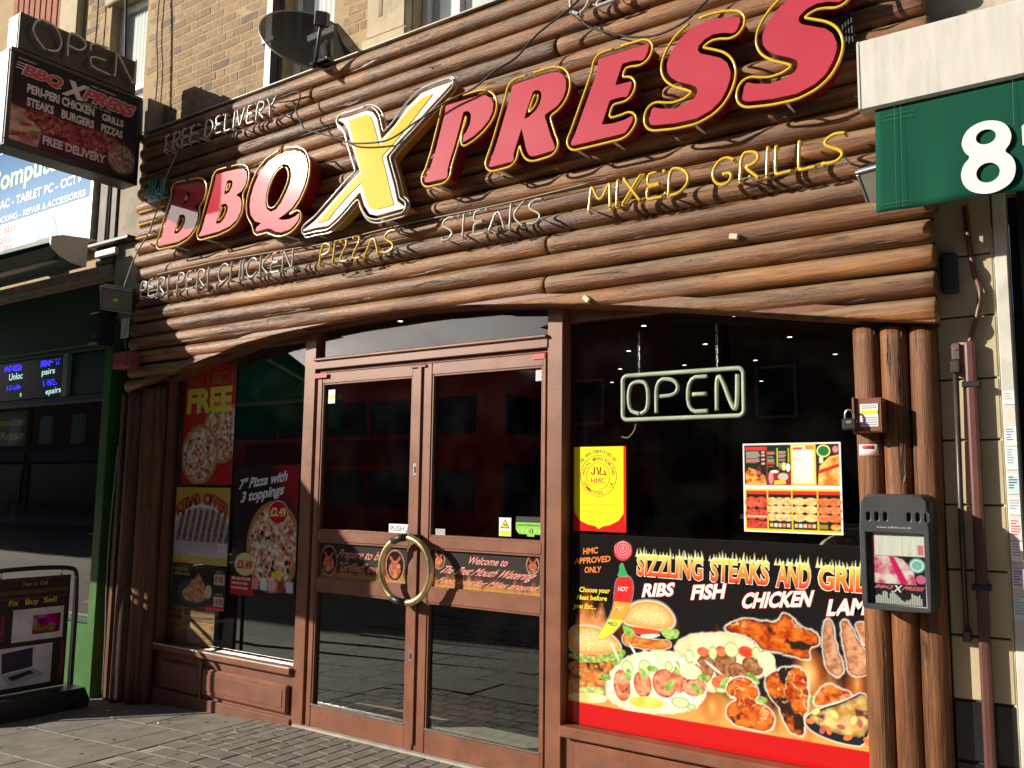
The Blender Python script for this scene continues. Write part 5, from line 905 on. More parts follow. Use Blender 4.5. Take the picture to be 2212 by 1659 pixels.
STEAKEL={'ckA':[(-2.261,0.570,0.050,0.081),(-2.140,0.593,0.052,0.067),(-2.015,0.613,0.069,0.071),(-1.939,0.633,0.043,0.057),(-1.857,0.624,0.069,0.053)],
'cuke':[(-2.228,0.666,0.032,0.039),(-2.128,0.678,0.036,0.041),(-1.991,0.701,0.022,0.025),(-1.929,0.530,0.050,0.028),(-1.869,0.518,0.022,0.016),(-1.877,0.763,0.025,0.035),(-1.752,0.794,0.023,0.034),(-1.655,0.821,0.037,0.037),(-1.530,0.819,0.022,0.032),(-1.712,0.620,0.032,0.013)],
'tomato':[(-2.061,0.686,0.036,0.025),(-1.946,0.700,0.029,0.025),(-1.803,0.795,0.032,0.023),(-1.709,0.809,0.029,0.025),(-1.582,0.820,0.040,0.027),(-1.718,0.655,0.043,0.032)],
'cream':[(-1.874,0.689,0.061,0.037),(-1.480,0.789,0.043,0.042)],
'pickle':[(-2.117,0.503,0.101,0.030)],
'meat':[(-1.797,0.712,0.050,0.078),(-1.688,0.752,0.054,0.085),(-1.549,0.755,0.054,0.042),(-1.625,0.720,0.050,0.042)],
'flame':[(-1.763,0.531,0.065,0.078),(-1.278,0.751,0.087,0.113),(-1.063,0.730,0.043,0.085),(-1.318,0.472,0.058,0.057),(-2.471,0.906,0.029,0.078)]}
STEAKTXT=[('SIZZLING',(-2.169,1.146),(-1.802,1.144),(-2.169,1.259)),
('STEAKS',(-1.761,1.143),(-1.462,1.145),(-1.758,1.260)),
('AND',(-1.425,1.141),(-1.265,1.143),(-1.419,1.259)),
('GRILLS',(-1.226,1.143),(-0.914,1.142),(-1.223,1.257)),
('RIBS',(-2.138,1.036),(-1.961,1.055),(-2.133,1.091)),
('FISH',(-1.862,1.044),(-1.686,1.065),(-1.858,1.104)),
('CHICKEN',(-1.597,1.024),(-1.257,1.062),(-1.594,1.085)),
('LAMB',(-1.186,1.026),(-0.958,1.053),(-1.184,1.086)),
('HMC',(-2.500,1.239),(-2.407,1.250),(-2.502,1.274)),
('APPROVED',(-2.558,1.182),(-2.330,1.209),(-2.558,1.216)),
('ONLY',(-2.491,1.139),(-2.386,1.148),(-2.493,1.173)),
('Choose your',(-2.524,1.036),(-2.333,1.042),(-2.524,1.063)),
('Heat before',(-2.540,0.993),(-2.352,0.999),(-2.540,1.020)),
('you Eat...',(-2.561,0.946),(-2.418,0.951),(-2.561,0.972)),
('HOT',(-2.285,1.059),(-2.227,1.059),(-2.283,1.082)),
('MED',(-2.303,0.956),(-2.250,0.958),(-2.303,0.976)),
('MILD',(-2.347,0.872),(-2.292,0.872),(-2.347,0.892))]
def sdf(poly, X, Z):
    p = np.array(poly, float); d = np.full(X.shape, 1e9); ins = np.zeros(X.shape, bool)
    for i in range(len(p)):
        a, b = p[i-1], p[i]; ex, ez = b-a; wx, wz = X-a[0], Z-a[1]; t = np.clip((wx*ex+wz*ez)/(ex*ex+ez*ez+1e-12), 0, 1); d = np.minimum(d, (wx-ex*t)**2+(wz-ez*t)**2)
        c = ((a[1] <= Z) & (b[1] > Z)) | ((b[1] <= Z) & (a[1] > Z)); xi = a[0]+(Z-a[1])/(ez if abs(ez) > 1e-12 else 1e-12)*ex; ins ^= c & (X < xi)
    d = np.sqrt(d); return np.where(ins, -d, d)
class Canvas:
    def __init__(s, x0, x1, z0, z1, res, col):
        s.b = (x0, x1, z0, z1); nx, nz = max(2, int((x1-x0)/res)), max(2, int((z1-z0)/res)); s.X, s.Z = np.meshgrid(np.linspace(x0, x1, nx), np.linspace(z0, z1, nz)); s.r = res
        s.c = np.ones(s.X.shape+(3,))*np.array(col); s.U = (s.X-x0)/(x1-x0); s.V = (s.Z-z0)/(z1-z0)
    def mixin(s, mask, col): s.c = s.c*(1-mask[..., None])+np.asarray(col)*mask[..., None]
    def poly(s, pts, col, soft=1., glow=None, gcol=(.95, .93, .85), wob=0.):
        d = sdf(pts, s.X, s.Z)
        if wob: d = d+wob*(fbm(s.X*38, s.Z*38, 77, 4)-.5)
        if glow: s.mixin(np.clip(1-np.maximum(d, 0)/glow, 0, 1)**1.6, gcol)
        m_ = np.clip(.5-d/(s.r*soft), 0, 1); s.mixin(m_, col(s, d) if callable(col) else col)
    def ell(s, cx, cz, rx, rz, col, rot=0., soft=1.):
        a = s.X-cx; b = s.Z-cz; c_, s_ = math.cos(rot), math.sin(rot); e = np.sqrt(((a*c_+b*s_)/rx)**2+((-a*s_+b*c_)/rz)**2); d = (e-1)*min(rx, rz); m_ = np.clip(.5-d/(s.r*soft), 0, 1); s.mixin(m_, col(s, d) if callable(col) else col)
    def rect(s, x0, x1, z0, z1, col): s.poly([(x0, z0), (x1, z0), (x1, z1), (x0, z1)], col)
def mott(c1, c2, f=40., seed=1, edge=None, ew=.012, char=None, cf=30., ct=.6, hi=0.):
    """cooked-food colour: two tones mottled together, darker rim, burnt patches"""
    def fn(s, d):
        n = fbm(s.X*f, s.Z*f*1.2, seed, 5); c = lerp(c1, c2, np.clip((n-.28)/.44, 0, 1))
        if edge is not None: c = c*(1-np.clip(1+d/ew, 0, 1)[..., None]*.75)+np.array(edge)*np.clip(1+d/ew, 0, 1)[..., None]*.75
        if char is not None: k = np.clip((fbm(s.X*cf, s.Z*cf, seed+20, 4)-ct)*9, 0, 1); c = c*(1-k[..., None])+np.array(char)*k[..., None]
        if hi: k = np.clip(1-np.abs(fbm(s.X*f*.8+3, s.Z*f*.8, seed+40, 4)-.5)*22, 0, 1)*np.clip((fbm(s.X*f*.3, s.Z*f*.3, seed+50, 3)-.42)*5, 0, 1)*hi; c = c*(1-k[..., None])+np.array((1., .72, .4))*k[..., None]
        return c
    return fn
def bun(s, d):
    zc = s.Z; n = fbm(s.X*60, s.Z*60, 8); t = np.clip(-d/.05, 0, 1); c = lerp((.72, .33, .06), (.9, .62, .26), t); c = c*(.85+.3*n[..., None])
    seed = vnoise(s.X*190, s.Z*190, 5) > .8; c[seed & (d < -.02)] = (.95, .86, .6); return c
def pizza(cv, cx, cz, r, seed=1, ry=1., dull=1.):
    rs = random.Random(seed); D = dull
    cv.ell(cx, cz, r, r*ry, lambda s, d: lerp(np.array((.36, .13, .05))*D, np.array((.62, .34, .16))*D, np.clip(fbm(s.X*50, s.Z*50, seed), 0, 1)))
    cv.ell(cx, cz, r*.88, r*.88*ry, mott(np.array((.5, .12, .06))*D, np.array((.85, .76, .6))*D, 34/max(r/.3, .4), seed+3))
    for k in range(int(90)):
        a = rs.uniform(0, 6.28); q = r*.84*math.sqrt(rs.random()); col = rs.choice([(.55, .05, .05), (.62, .12, .08), (.8, .74, .66), (.9, .86, .8), (.85, .8, .74), (.12, .22, .06), (.03, .03, .03), (.5, .03, .04), (.75, .5, .1)])
        cv.ell(cx+q*math.cos(a), cz+q*math.sin(a)*ry, r*rs.uniform(.03, .085), r*rs.uniform(.03, .07)*ry, np.array(col)*D, rs.uniform(0, 3))
def flames(cv, z0, h, seed, amt=1., fq=9.):
    n = fbm(cv.X*fq, (cv.Z-z0)*fq*.4, seed, 4)**1.3*1.5-.2; hh = np.clip(1-(cv.Z-z0)/(h*(.35+1.3*n)), 0, 1)*(cv.Z > z0-.001)
    c = lerp((.22, .03, .0), (.8, .42, .1), np.clip(hh*1.3-.2, 0, 1)); cv.mixin(np.clip(hh*1.7, 0, 1)*amt, c)
def poster(name, label, cv, y, parent_cat='poster', mat=PRINT, thick=.0012):
    x0, x1, z0, z1 = cv.b; t = thing(name, label, parent_cat, ((x0+x1)/2, y, z0)); box('sheet', x0, x1, y+.0003, y+thick, z0, z1, TW, t, b=0)
    grid_print('print', x0, x1, z0, z1, cv.c, y, t, mat); return t
def txt(t, items, mat, y, bold=.0, shear=0., name='lettering', spacing=1.):
    for s, BL, BR, TL in items: put(name, quad_text(s, BL, BR, TL, y, bold, shear, spacing=spacing), mat, t)
def hb(s, x0, x1, z0, z1): return (s, (x0, z0), (x1, z0), (x0, z1))
# ------------------------------------------------------------------ big steak and grill poster
SYP = .064
cv = Canvas(-2.592, -1.005, .333, 1.352, .0034, (.012, .010, .010))
flames(cv, .44, .36, 3, .9, 11.)
for x, z, rx, rz in STEAKEL['flame']: cv.ell(x, z, rx*.6, rz*.8, lambda s, d: lerp((.6, .14, .02), (.95, .7, .25), np.clip(-d/.05, 0, 1)*fbm(s.X*20, s.Z*9, 6)*1.5), 0, 18)
cv.poly(STEAK['flameL'], mott((.45, .1, .02), (.9, .5, .2), 12, 4), 10)
K = {k: (chaikin(v, 2, True) if k not in ('chili', 'stem') else chaikin(v, 1, True)) for k, v in STEAK.items()}
SK1, SK2 = (.36, .028, .004), (.84, .21, .02)
cv.poly(K['rib3'], mott((.42, .16, .07), (.7, .36, .2), 40, 3), glow=.01, wob=.016); cv.poly(K['rib2'], mott((.4, .15, .07), (.74, .4, .22), 44, 6, (.2, .06, .02)), glow=.01, wob=.016); cv.poly(K['rib1'], mott((.36, .14, .06), (.72, .38, .22), 44, 9, (.18, .05, .02)), glow=.01, wob=.016)
cv.poly(K['steak'], mott(SK1, SK2, 30, 5, (.03, .012, .008), .02, (.03, .015, .01), 16, .62, hi=.75), glow=.012, wob=.016)
cv.poly(K['bun1'], bun, glow=.012); cv.poly(K['pat1'], mott((.3, .07, .015), (.7, .3, .08), 50, 4, char=(.08, .02, .01)), wob=.016); cv.poly(K['tom1'], (.72, .1, .03)); cv.poly(K['let1'], mott((.16, .32, .04), (.55, .68, .2), 60, 8), wob=.016); cv.poly(K['pat1b'], mott((.42, .12, .03), (.82, .42, .12), 50, 14), wob=.016); cv.poly(K['che1'], mott((.72, .12, .02), (.9, .45, .1), 20, 5)); cv.poly(K['let1b'], mott((.3, .5, .1), (.65, .78, .3), 50, 12), wob=.016); cv.poly(K['bun1b'], mott((.85, .62, .25), (.96, .85, .55), 14, 3))
cv.poly(K['bun2'], bun, glow=.018); cv.poly(K['pat2'], mott((.5, .12, .02), (.85, .36, .08), 52, 6, (.3, .06, .01)), glow=.008, wob=.016); cv.poly(K['let2l'], mott((.12, .4, .05), (.4, .65, .15), 60, 2), wob=.016); cv.poly(K['let2r'], mott((.15, .42, .06), (.5, .7, .2), 60, 3), wob=.016); cv.poly(K['tom2'], (.78, .07, .03)); cv.poly(K['may2'], (.93, .9, .8))
cv.poly(K['pit2'], mott((.84, .7, .38), (.97, .92, .68), 9, 6, (.72, .5, .2), .014), glow=.012, wob=.016)
def many(key, f, rot=0.):
    for i, e in enumerate(STEAKEL[key]): cv.ell(*e, f(i), rot)
many('meat', lambda i: mott((.2, .07, .03), (.52, .24, .11), 46, 3+i, (.1, .03, .015)), -.35)
many('tomato', lambda i: mott((.66, .06, .02), (.86, .22, .1), 30, i))
cv.poly(K['pit1'], mott((.88, .76, .46), (.98, .95, .8), 8, 2, (.8, .62, .3), .016), glow=.012, wob=.016)
many('ckA', lambda i: mott((.58, .13, .06), (.86, .4, .22), 38, 30+i, (.4, .06, .02), .014, (.16, .03, .01), 26, .66, hi=.75), .12)
for e in STEAKEL['cuke']: cv.ell(*e, lambda s, d: lerp((.12, .34, .04), (.66, .82, .42), np.clip(-d/.007, 0, 1)))
for e in STEAKEL['cream']: cv.ell(*e, (.93, .86, .52))
for e in STEAKEL['pickle']: cv.ell(*e, mott((.62, .62, .05), (.85, .82, .22), 20, 4), .08)
for k in range(16): cv.ell(-2.36+.072*k+.02*math.sin(k*3), .60+.10*math.sin(k*1.3)**2, .035, .017, mott((.14, .34, .04), (.5, .68, .2), 60, k), k*.8)
for k in range(6): cv.ell(-2.30+.11*k, .735+.02*math.sin(k*2), .006, .05, (.95, .93, .84), .5+.1*k)
cv.poly(K['chA'], mott(SK1, SK2, 34, 8, (.3, .03, .005), .014, (.1, .015, .006), 20, .64, hi=.75), glow=.012, wob=.016); cv.poly(K['chB'], mott(SK1, SK2, 32, 15, (.2, .03, .005), .016, (.03, .012, .008), 15, .52, hi=.75), glow=.012, wob=.016); cv.poly(K['nug'], mott(SK1, (.9, .3, .05), 36, 22, hi=.8), glow=.012, wob=.016)
cv.poly(K['pan'], (.012, .016, .026), glow=.01); cv.poly(K['panin'], mott((.46, .25, .05), (.86, .62, .24), 26, 7, (.12, .05, .03), .02, (.12, .03, .03), 18, .58), wob=.016)
for k in range(12): cv.ell(-1.28+.028*k, .54+.05*math.sin(k*1.9), .02, .012, [(.85, .2, .05), (.9, .8, .25), (.5, .12, .1)][k % 3], k*.6)
cv.rect(-2.62, -.98, .30, .447, (.6, .008, .01))
zst = 1.059
def chilicol(s, d):
    c = np.where((s.Z > 1.0)[..., None], np.array((.72, .03, .03)), np.where((s.Z > .905)[..., None], np.array((.88, .4, .06)), np.array((.93, .87, .08)))); return c*np.where(d > -.0035, .35, 1.)[..., None]
cv.poly(K['chili'], chilicol, glow=.005, gcol=(.6, .6, .6)); cv.poly(K['stem'], (.03, .42, .12), glow=.003, gcol=(.5, .5, .5))
def sealf(s, d): r_ = np.hypot(s.X+2.253, s.Z-1.285); return lerp((.62, .06, .09), (.88, .5, .5), (np.abs(((r_*1000) % 14)-7) < 2.2).astype(float)*(r_ < .05)*.8)
cv.poly(K['seal'], sealf)
rs = random.Random(5)
for (s, BL, BR, TL) in STEAKTXT[:4]:               # flame tips over the title letters
    x = BL[0]
    while x < min(BR[0], -1.01):
        h = rs.uniform(.02, .05); w_ = rs.uniform(.006, .011); cv.poly([(x-w_, 1.245), (x-w_*.3, 1.245+h*.55), (x+rs.uniform(-.004, .006), 1.25+h), (x+w_*.5, 1.245+h*.5), (x+w_, 1.245)], (.82, .85, .45)); x += rs.uniform(.014, .022)
sp = poster('steak_poster', 'large food poster Sizzling Steaks and Grills filling the lower right window', cv, SYP)
def gradz(name, z0, z1, c0, c1, c2):
    m_, t, b, o = nodes(name); g = t.nodes.new('ShaderNodeNewGeometry'); s_ = t.nodes.new('ShaderNodeSeparateXYZ'); r_ = t.nodes.new('ShaderNodeMapRange'); r_.inputs['From Min'].default_value = z0; r_.inputs['From Max'].default_value = z1; cr = t.nodes.new('ShaderNodeValToRGB'); e = cr.color_ramp.elements; e[0].color = (*c0, 1); e[1].color = (*c2, 1); k = e.new(.55); k.color = (*c1, 1)
    t.links.new(g.outputs['Position'], s_.inputs[0]); t.links.new(s_.outputs[2], r_.inputs['Value']); t.links.new(r_.outputs[0], cr.inputs['Fac']); t.links.new(cr.outputs[0], b.inputs['Base Color']); b.inputs['Roughness'].default_value = .35; return m_
FIRE = gradz('fire_ink', 1.145, 1.258, (.75, .02, .01), (.88, .3, .02), (.95, .8, .15))
def clipx(me, xmax):
    bm = bmesh.new(); bm.from_mesh(me); bmesh.ops.bisect_plane(bm, geom=bm.verts[:]+bm.edges[:]+bm.faces[:], plane_co=(xmax, 0, 0), plane_no=(1, 0, 0), clear_outer=True); bm.to_mesh(me); bm.free(); return me
tt = [(s_, a, b, (c[0]+.004, c[1]+(.016 if 3 < i_ < 8 else 0))) for i_, (s_, a, b, c) in enumerate(STEAKTXT)]
def fat(items, mat, y, bold, shear=0., name='lettering'): return [put(name, clipx(quad_text(s, a, b, c, y, bold, shear), -1.01), mat, sp) for s, a, b, c in items]
def grow(it, e): s, a, b, c = it; return (s, (a[0]-e, a[1]-e), (b[0]+e, b[1]-e), (c[0]-e, c[1]+e))
fat([grow(i_, .004) for i_ in tt[:4]], flat('ink_cream', (.9, .85, .7)), SYP-.0009, .06); fat(tt[:4], FIRE, SYP-.0017, .032)
fat([grow(i_, .003) for i_ in tt[4:8]], TR, SYP-.0009, .065, .05); fat(tt[4:8], TW, SYP-.0017, .042, .05)
fat(tt[8:11], TO, SYP-.0009, .03); fat(tt[11:14], TY, SYP-.0009, .03); fat(tt[14:15], TW, SYP-.0009, .02); fat(tt[15:16], flat('ink_pale_orange', (.92, .68, .4)), SYP-.0009, .02); fat(tt[16:17], TB, SYP-.0009, .0)
# ------------------------------------------------------------------ yellow certificate
HY = .064
cv = Canvas(-2.562, -2.233, 1.368, 1.834, .0035, (.6, .02, .02))
shield = [(-2.559, 1.834), (-2.247, 1.834), (-2.245, 1.5), (-2.25, 1.468), (-2.28, 1.43), (-2.335, 1.405), (-2.375, 1.398), (-2.401, 1.383), (-2.425, 1.398), (-2.47, 1.405), (-2.52, 1.425), (-2.552, 1.46), (-2.559, 1.5)]
cv.poly(shield, (.86, .82, .03)); cv.rect(-2.249, -2.23, 1.42, 1.84, (.7, .04, .02))
for z in (1.513, 1.475): cv.mixin(np.exp(-((cv.Z-z)/.007)**2)*.4*(np.abs(cv.X+2.4) < .12), (.5, .42, .03))
hp = poster('certificate', 'yellow shield shaped halal certificate in the right window', cv, HY)
cx, cz = -2.405, 1.672
def arc_text(s, r, a0, a1, size, mat, t, y, flip=False, bold=.01):
    mes = []; n = len(s)
    for i, ch_ in enumerate(s):
        if ch_ == ' ': continue
        a = a0+(a1-a0)*(i/(n-1) if n > 1 else .5); me = text_me(ch_, bold); c = coords(me)
        if len(c) == 0: continue
        c[:, 0] -= (c[:, 0].min()+c[:, 0].max())/2; c *= size/.72; th = a-math.pi/2 if not flip else a+math.pi/2; ct, st = math.cos(th), math.sin(th); px, pz_ = cx+r*math.cos(a), cz+r*math.sin(a)
        setco(me, np.c_[px+c[:, 0]*ct-c[:, 1]*st, np.full(len(c), y), pz_+c[:, 0]*st+c[:, 1]*ct]); mes.append(me)
    return put('lettering', join_me(mes), mat, t)
arc_text('WE ARE CERTIFIED BY', .127, R(142), R(38), .018, flat('ink_olive', (.2, .17, .01)), hp, HY-.0009)
arc_text('HALAL MONITORING', .086, R(172), R(8), .02, flat('ink_rust', (.5, .12, .02)), hp, HY-.0009); arc_text('COMMITTEE - UK', .104, R(205), R(335), .02, MT['ink_rust'], hp, HY-.0009, True)
for r_ in (.113, .073): tube('ring', [(cx+r_*math.cos(2*math.pi*i/56), HY-.001, cz+r_*math.sin(2*math.pi*i/56)) for i in range(56)], .0009, MT['ink_rust'], hp, 4, True)
txt(hp, [hb('HMC', -2.45, -2.36, 1.632, 1.66)], TR, HY-.0009, .0)
put('arabic_word', join_me([tube_me(chaikin([(a, HY-.001, b) for a, b in st], 2), .0028, 5) for st in ([(-2.452, 1.692), (-2.44, 1.677), (-2.428, 1.69), (-2.43, 1.72)], [(-2.415, 1.72), (-2.40, 1.69), (-2.412, 1.682), (-2.365, 1.682), (-2.355, 1.676)], [(-2.39, 1.72), (-2.394, 1.69)], [(-2.368, 1.70), (-2.36, 1.684)])]), TR, hp)
# ------------------------------------------------------------------ menu sheets
cv = Canvas(-1.578, -1.103, 1.40, 1.834, .0028, (.9, .9, .88)); X0, X1 = -1.571, -1.112
def W(u): return X0+(X1-X0)*u
cv.rect(W(0), W(1), 1.629, 1.826, (.02, .03, .02)); rs = random.Random(3)
cv.rect(W(.01), W(.24), 1.80, 1.817, (.7, .05, .05)); cv.rect(W(.245), W(.252), 1.635, 1.82, (.45, .06, .03))
for c0, c1 in ((.02, .18), (.255, .34), (.375, .46)):
    z = 1.79
    while z > (1.735 if c0 < .1 else 1.70):
        if rs.random() < .85: cv.rect(W(c0), W(c0+(c1-c0)*rs.uniform(.7, 1)), z, z+.0035, (.5, .52, .45) if rs.random() < .8 else (.7, .1, .08))
        z -= .0065
cv.rect(W(.355), W(.37), 1.72, 1.81, (.5, .6, .05)); cv.rect(W(.475), W(.49), 1.74, 1.81, (.45, .55, .05))
for zz_ in (1.785, 1.77, 1.75, 1.73): cv.rect(W(.19), W(.225), zz_, zz_+.009, (.85, .5, .45))
cv.poly([(W(.01), 1.635), (W(.24), 1.635), (W(.23), 1.67), (W(.15), 1.7), (W(.05), 1.715), (W(.01), 1.69)], mott((.45, .05, .02), (.9, .5, .1), 70, 3)); cv.ell(W(.155), 1.695, .011, .03, (.12, .03, .04)); cv.ell(W(.155), 1.69, .011, .008, (.75, .1, .15)); cv.rect(W(.01), W(.24), 1.631, 1.638, (.85, .5, .05))
cv.rect(W(.26), W(.5), 1.631, 1.69, (.35, .03, .03)); cv.ell(W(.29), 1.665, .012, .03, (.85, .3, .3)); cv.ell(W(.33), 1.695, .02, .007, (.9, .88, .85)); cv.ell(W(.42), 1.67, .025, .018, (.55, .55, .45)); cv.poly([(W(.32), 1.632), (W(.45), 1.635), (W(.44), 1.655), (W(.33), 1.652)], (.85, .6, .05)); cv.ell(W(.43), 1.72, .01, .02, (.88, .75, .2)); cv.ell(W(.475), 1.715, .01, .02, (.9, .9, .92))
cv.rect(W(.505), W(.765), 1.631, 1.826, lambda s, d: lerp((.93, .62, .05), (.96, .94, .86), np.clip(-d/.025, 0, 1))); cv.rect(W(.53), W(.63), 1.8, 1.812, (.7, .1, .05)); cv.rect(W(.66), W(.75), 1.8, 1.82, (.85, .3, .03))
z = 1.785
while z > 1.65: cv.rect(W(.53), W(.53+.1*rs.uniform(.7, 1)), z, z+.003, (.8, .55, .5)); cv.rect(W(.65), W(.73), z, z+.002, (.7, .7, .66)); z -= .0075
cv.rect(W(.77), W(1), 1.631, 1.826, (.05, .03, .025)); cv.poly([(W(.78), 1.632), (W(1), 1.632), (W(1), 1.775), (W(.9), 1.765), (W(.8), 1.72)], mott((.65, .2, .03), (.95, .7, .2), 30, 6)); cv.poly([(W(.79), 1.70), (W(1), 1.735), (W(1), 1.718), (W(.79), 1.683)], (.6, .04, .03)); cv.ell(W(.845), 1.793, .032, .03, (.85, .9, .25)); cv.ell(W(.845), 1.793, .026, .024, (.03, .2, .05)); cv.ell(W(.965), 1.80, .013, .016, (.78, .25, .35)); cv.rect(W(.8), W(.84), 1.735, 1.765, (.85, .72, .55))
cv.rect(W(0), W(1), 1.407, 1.612, (.93, .62, .03))
for k, (a, b) in enumerate(((.015, .24), (.255, .5), (.515, .765), (.78, 1.))):
    cv.rect(W(a), W(b), 1.418, 1.60, (.02, .025, .015)); cv.rect(W(a), W(b), 1.585, 1.602, (.72, .04, .05)); cols = (2, 3, 2, 2)[k]; rows = (2, 3, 3, 3)[k]
    for i in range(cols):
        for j in range(rows):
            ex = W(a+(b-a)*(i+.5)/cols); ez = 1.565-(.115/rows)*(j+.35); cv.ell(ex, ez, .042/cols+.012, .05/rows+.002, mott([(.5, .04, .03), (.72, .36, .1), (.82, .42, .14), (.6, .12, .04)][k], [(.8, .15, .08), (.94, .75, .4), (.92, .75, .35), (.85, .3, .12)][k], 90, k*9+i+3*j))
    if k in (1, 2):
        for i in range(5): cv.rect(W(a+.01+(b-a-.02)*(i+.1)/5), W(a+.01+(b-a-.02)*(i+.85)/5), 1.428, 1.445, [(.8, .55, .2), (.75, .85, .7), (.85, .6, .4), (.7, .3, .2), (.85, .55, .45)][i])
    elif k == 0: cv.poly([(W(a), 1.42), (W(b), 1.42), (W(b), 1.45), (W(a+.1), 1.46), (W(a), 1.455)], mott((.4, .02, .02), (.75, .12, .08), 60, 8)); cv.rect(W(a+.01), W(b-.01), 1.472, 1.48, (.75, .6, .3))
    else: cv.rect(W(a), W(a+.09), 1.425, 1.445, (.3, .28, .04)); cv.ell(W(.95), 1.435, .024, .014, mott((.75, .2, .04), (.9, .5, .15), 60, 4))
mp_ = poster('menu_sheet', 'two laminated takeaway menu sheets taped inside the right window', cv, .064)
# ------------------------------------------------------------------ left window posters
LYP = .052
cv = Canvas(-6.19, -5.56, 1.598, 2.53, .007, (.5, .02, .03)); pizza(cv, -5.70, 2.0, .24, 5, 1.0); pizza(cv, -5.97, 1.83, .235, 8)
bp_ = poster('bogof_poster', 'tall red pizza poster reading BUY 1 GET 1 FREE in the left window', cv, LYP); txt(bp_, [hb('BUY 1 GET 1', -6.15, -5.6, 2.38, 2.47)], flat('ink_dark_yellow', (.32, .2, .02)), LYP-.001, .02); txt(bp_, [hb('FREE', -6.16, -5.6, 2.155, 2.355)], flat('ink_yellow2', (.72, .6, .06)), LYP-.001, .05)
cv = Canvas(-6.236, -5.565, .99, 1.574, .007, (.55, .42, .06)); cv.ell(-5.9, 1.15, .42, .3, (.74, .68, .66)); cv.ell(-5.9, 1.14, .40, .28, (.45, .42, .42)); cv.rect(-6.24, -5.56, .98, 1.05, (.5, .36, .04)); cv.rect(-6.236, -5.565, 1.05, 1.16, (.46, .42, .46))
for k in range(9):
    x = -6.17+.075*k; cv.poly([(x-.045, 1.16), (x+.005, 1.16), (x+.06, 1.40), (x+.025, 1.41)], mott((.1, .04, .05), (.3, .16, .16), 60, k)); cv.poly([(x+.008, 1.16), (x+.014, 1.16), (x+.062, 1.38), (x+.058, 1.38)], (.36, .32, .33))
cv.rect(-5.68, -5.59, 1.09, 1.15, (.72, .68, .68)); kp = poster('kebab_poster', 'yellow kebab offer poster below the tall pizza poster', cv, LYP)
cx, cz = -5.9, .95; arc_text('KEBAB OFFER', .5, R(122), R(58), .085, flat('ink_maroon', (.4, .03, .03)), kp, LYP-.001, bold=.06); txt(kp, [hb('10.9', -5.67, -5.6, 1.1, 1.14)], flat('ink_mauve', (.4, .3, .34)), LYP-.001, .01)
cv = Canvas(-6.222, -5.575, .662, .975, .007, (.035, .035, .03)); cv.ell(-5.95, .77, .2, .1, (.05, .07, .08)); cv.poly([(-6.1, .76), (-5.98, .86), (-5.9, .92), (-5.82, .84), (-5.78, .74), (-5.9, .7), (-6.05, .71)], mott((.4, .1, .04), (.72, .4, .24), 40, 6)); cv.ell(-5.77, .79, .04, .05, (.6, .55, .3)); cv.rect(-5.705, -5.585, .85, .925, (.66, .6, .58)); cv.rect(-5.705, -5.585, .69, .76, (.66, .6, .58)); cv.rect(-5.8, -5.58, .662, .69, (.4, .03, .03))
gp = poster('grill_poster', 'dark mixed grill poster with prices 8.95 and 14.95 low in the left window', cv, LYP); txt(gp, [hb('8.95', -5.695, -5.595, .862, .915), hb('14.95', -5.698, -5.592, .70, .75)], flat('ink_dk_red', (.45, .03, .03)), LYP-.001, .05); txt(gp, [hb('SIZZLING', -6.2, -6.03, .93, .955), hb('MIXED GRILL', -6.2, -6.0, .895, .918)], flat('ink_dim_yellow', (.4, .34, .03)), LYP-.001, .02); txt(gp, [hb('SMALL', -5.69, -5.6, .935, .952), hb('LARGE', -5.69, -5.6, .772, .788)], MT['ink_dim_yellow'], LYP-.001, .02)
cv = Canvas(-5.517, -4.815, .797, 1.745, .006, (.03, .022, .022)); cv.poly([(-5.0, 1.745), (-4.815, 1.745), (-4.815, 1.45), (-4.95, 1.55)], (.42, .02, .03), 40); cv.rect(-5.517, -5.25, .797, .93, (.5, .02, .03)); pizza(cv, -5.06, 1.16, .29, 12, 1.12); cv.ell(-5.02, 1.405, .1, .08, (.55, .02, .03)); cv.ell(-5.02, 1.405, .105, .085, lambda s, d: np.where((d > -.006)[..., None], (.75, .65, .6), np.array((.58, .02, .03)))); cv.ell(-5.36, 1.02, .115, .082, (.72, .66, .3))
for k in range(5): cv.rect(-5.27+k*.092, -5.2+k*.092, .85, .925, [(.72, .3, .32), (.7, .85, .82), (.78, .45, .45), (.3, .05, .05), (.7, .62, .72)][k])
cv.rect(-5.06, -4.95, .94, .985, (.75, .62, .1)); zp = poster('pizza_poster', 'black pizza poster with prices 2.49 and 3.49 beside the door', cv, LYP)
txt(zp, [('7" Pizza with', (-5.46, 1.56), (-4.93, 1.63), (-5.46, 1.64)), ('3 toppings', (-5.43, 1.47), (-4.96, 1.54), (-5.43, 1.545))], flat('ink_pale_blue', (.72, .8, .84)), LYP-.001, .035, .05); txt(zp, [hb('£2.49', -5.1, -4.935, 1.375, 1.44)], flat('ink_gold', (.82, .7, .25)), LYP-.001, .04); txt(zp, [hb('£3.49', -5.45, -5.275, .985, 1.05)], TR, LYP-.001, .05); txt(zp, [hb('MEAL DEAL INCLUDES', -5.5, -5.29, .905, .925), hb('CHOICE OF SIDE', -5.5, -5.32, .872, .89), hb('& A CAN OF DRINK', -5.5, -5.31, .838, .856)], TW, LYP-.001, .03)
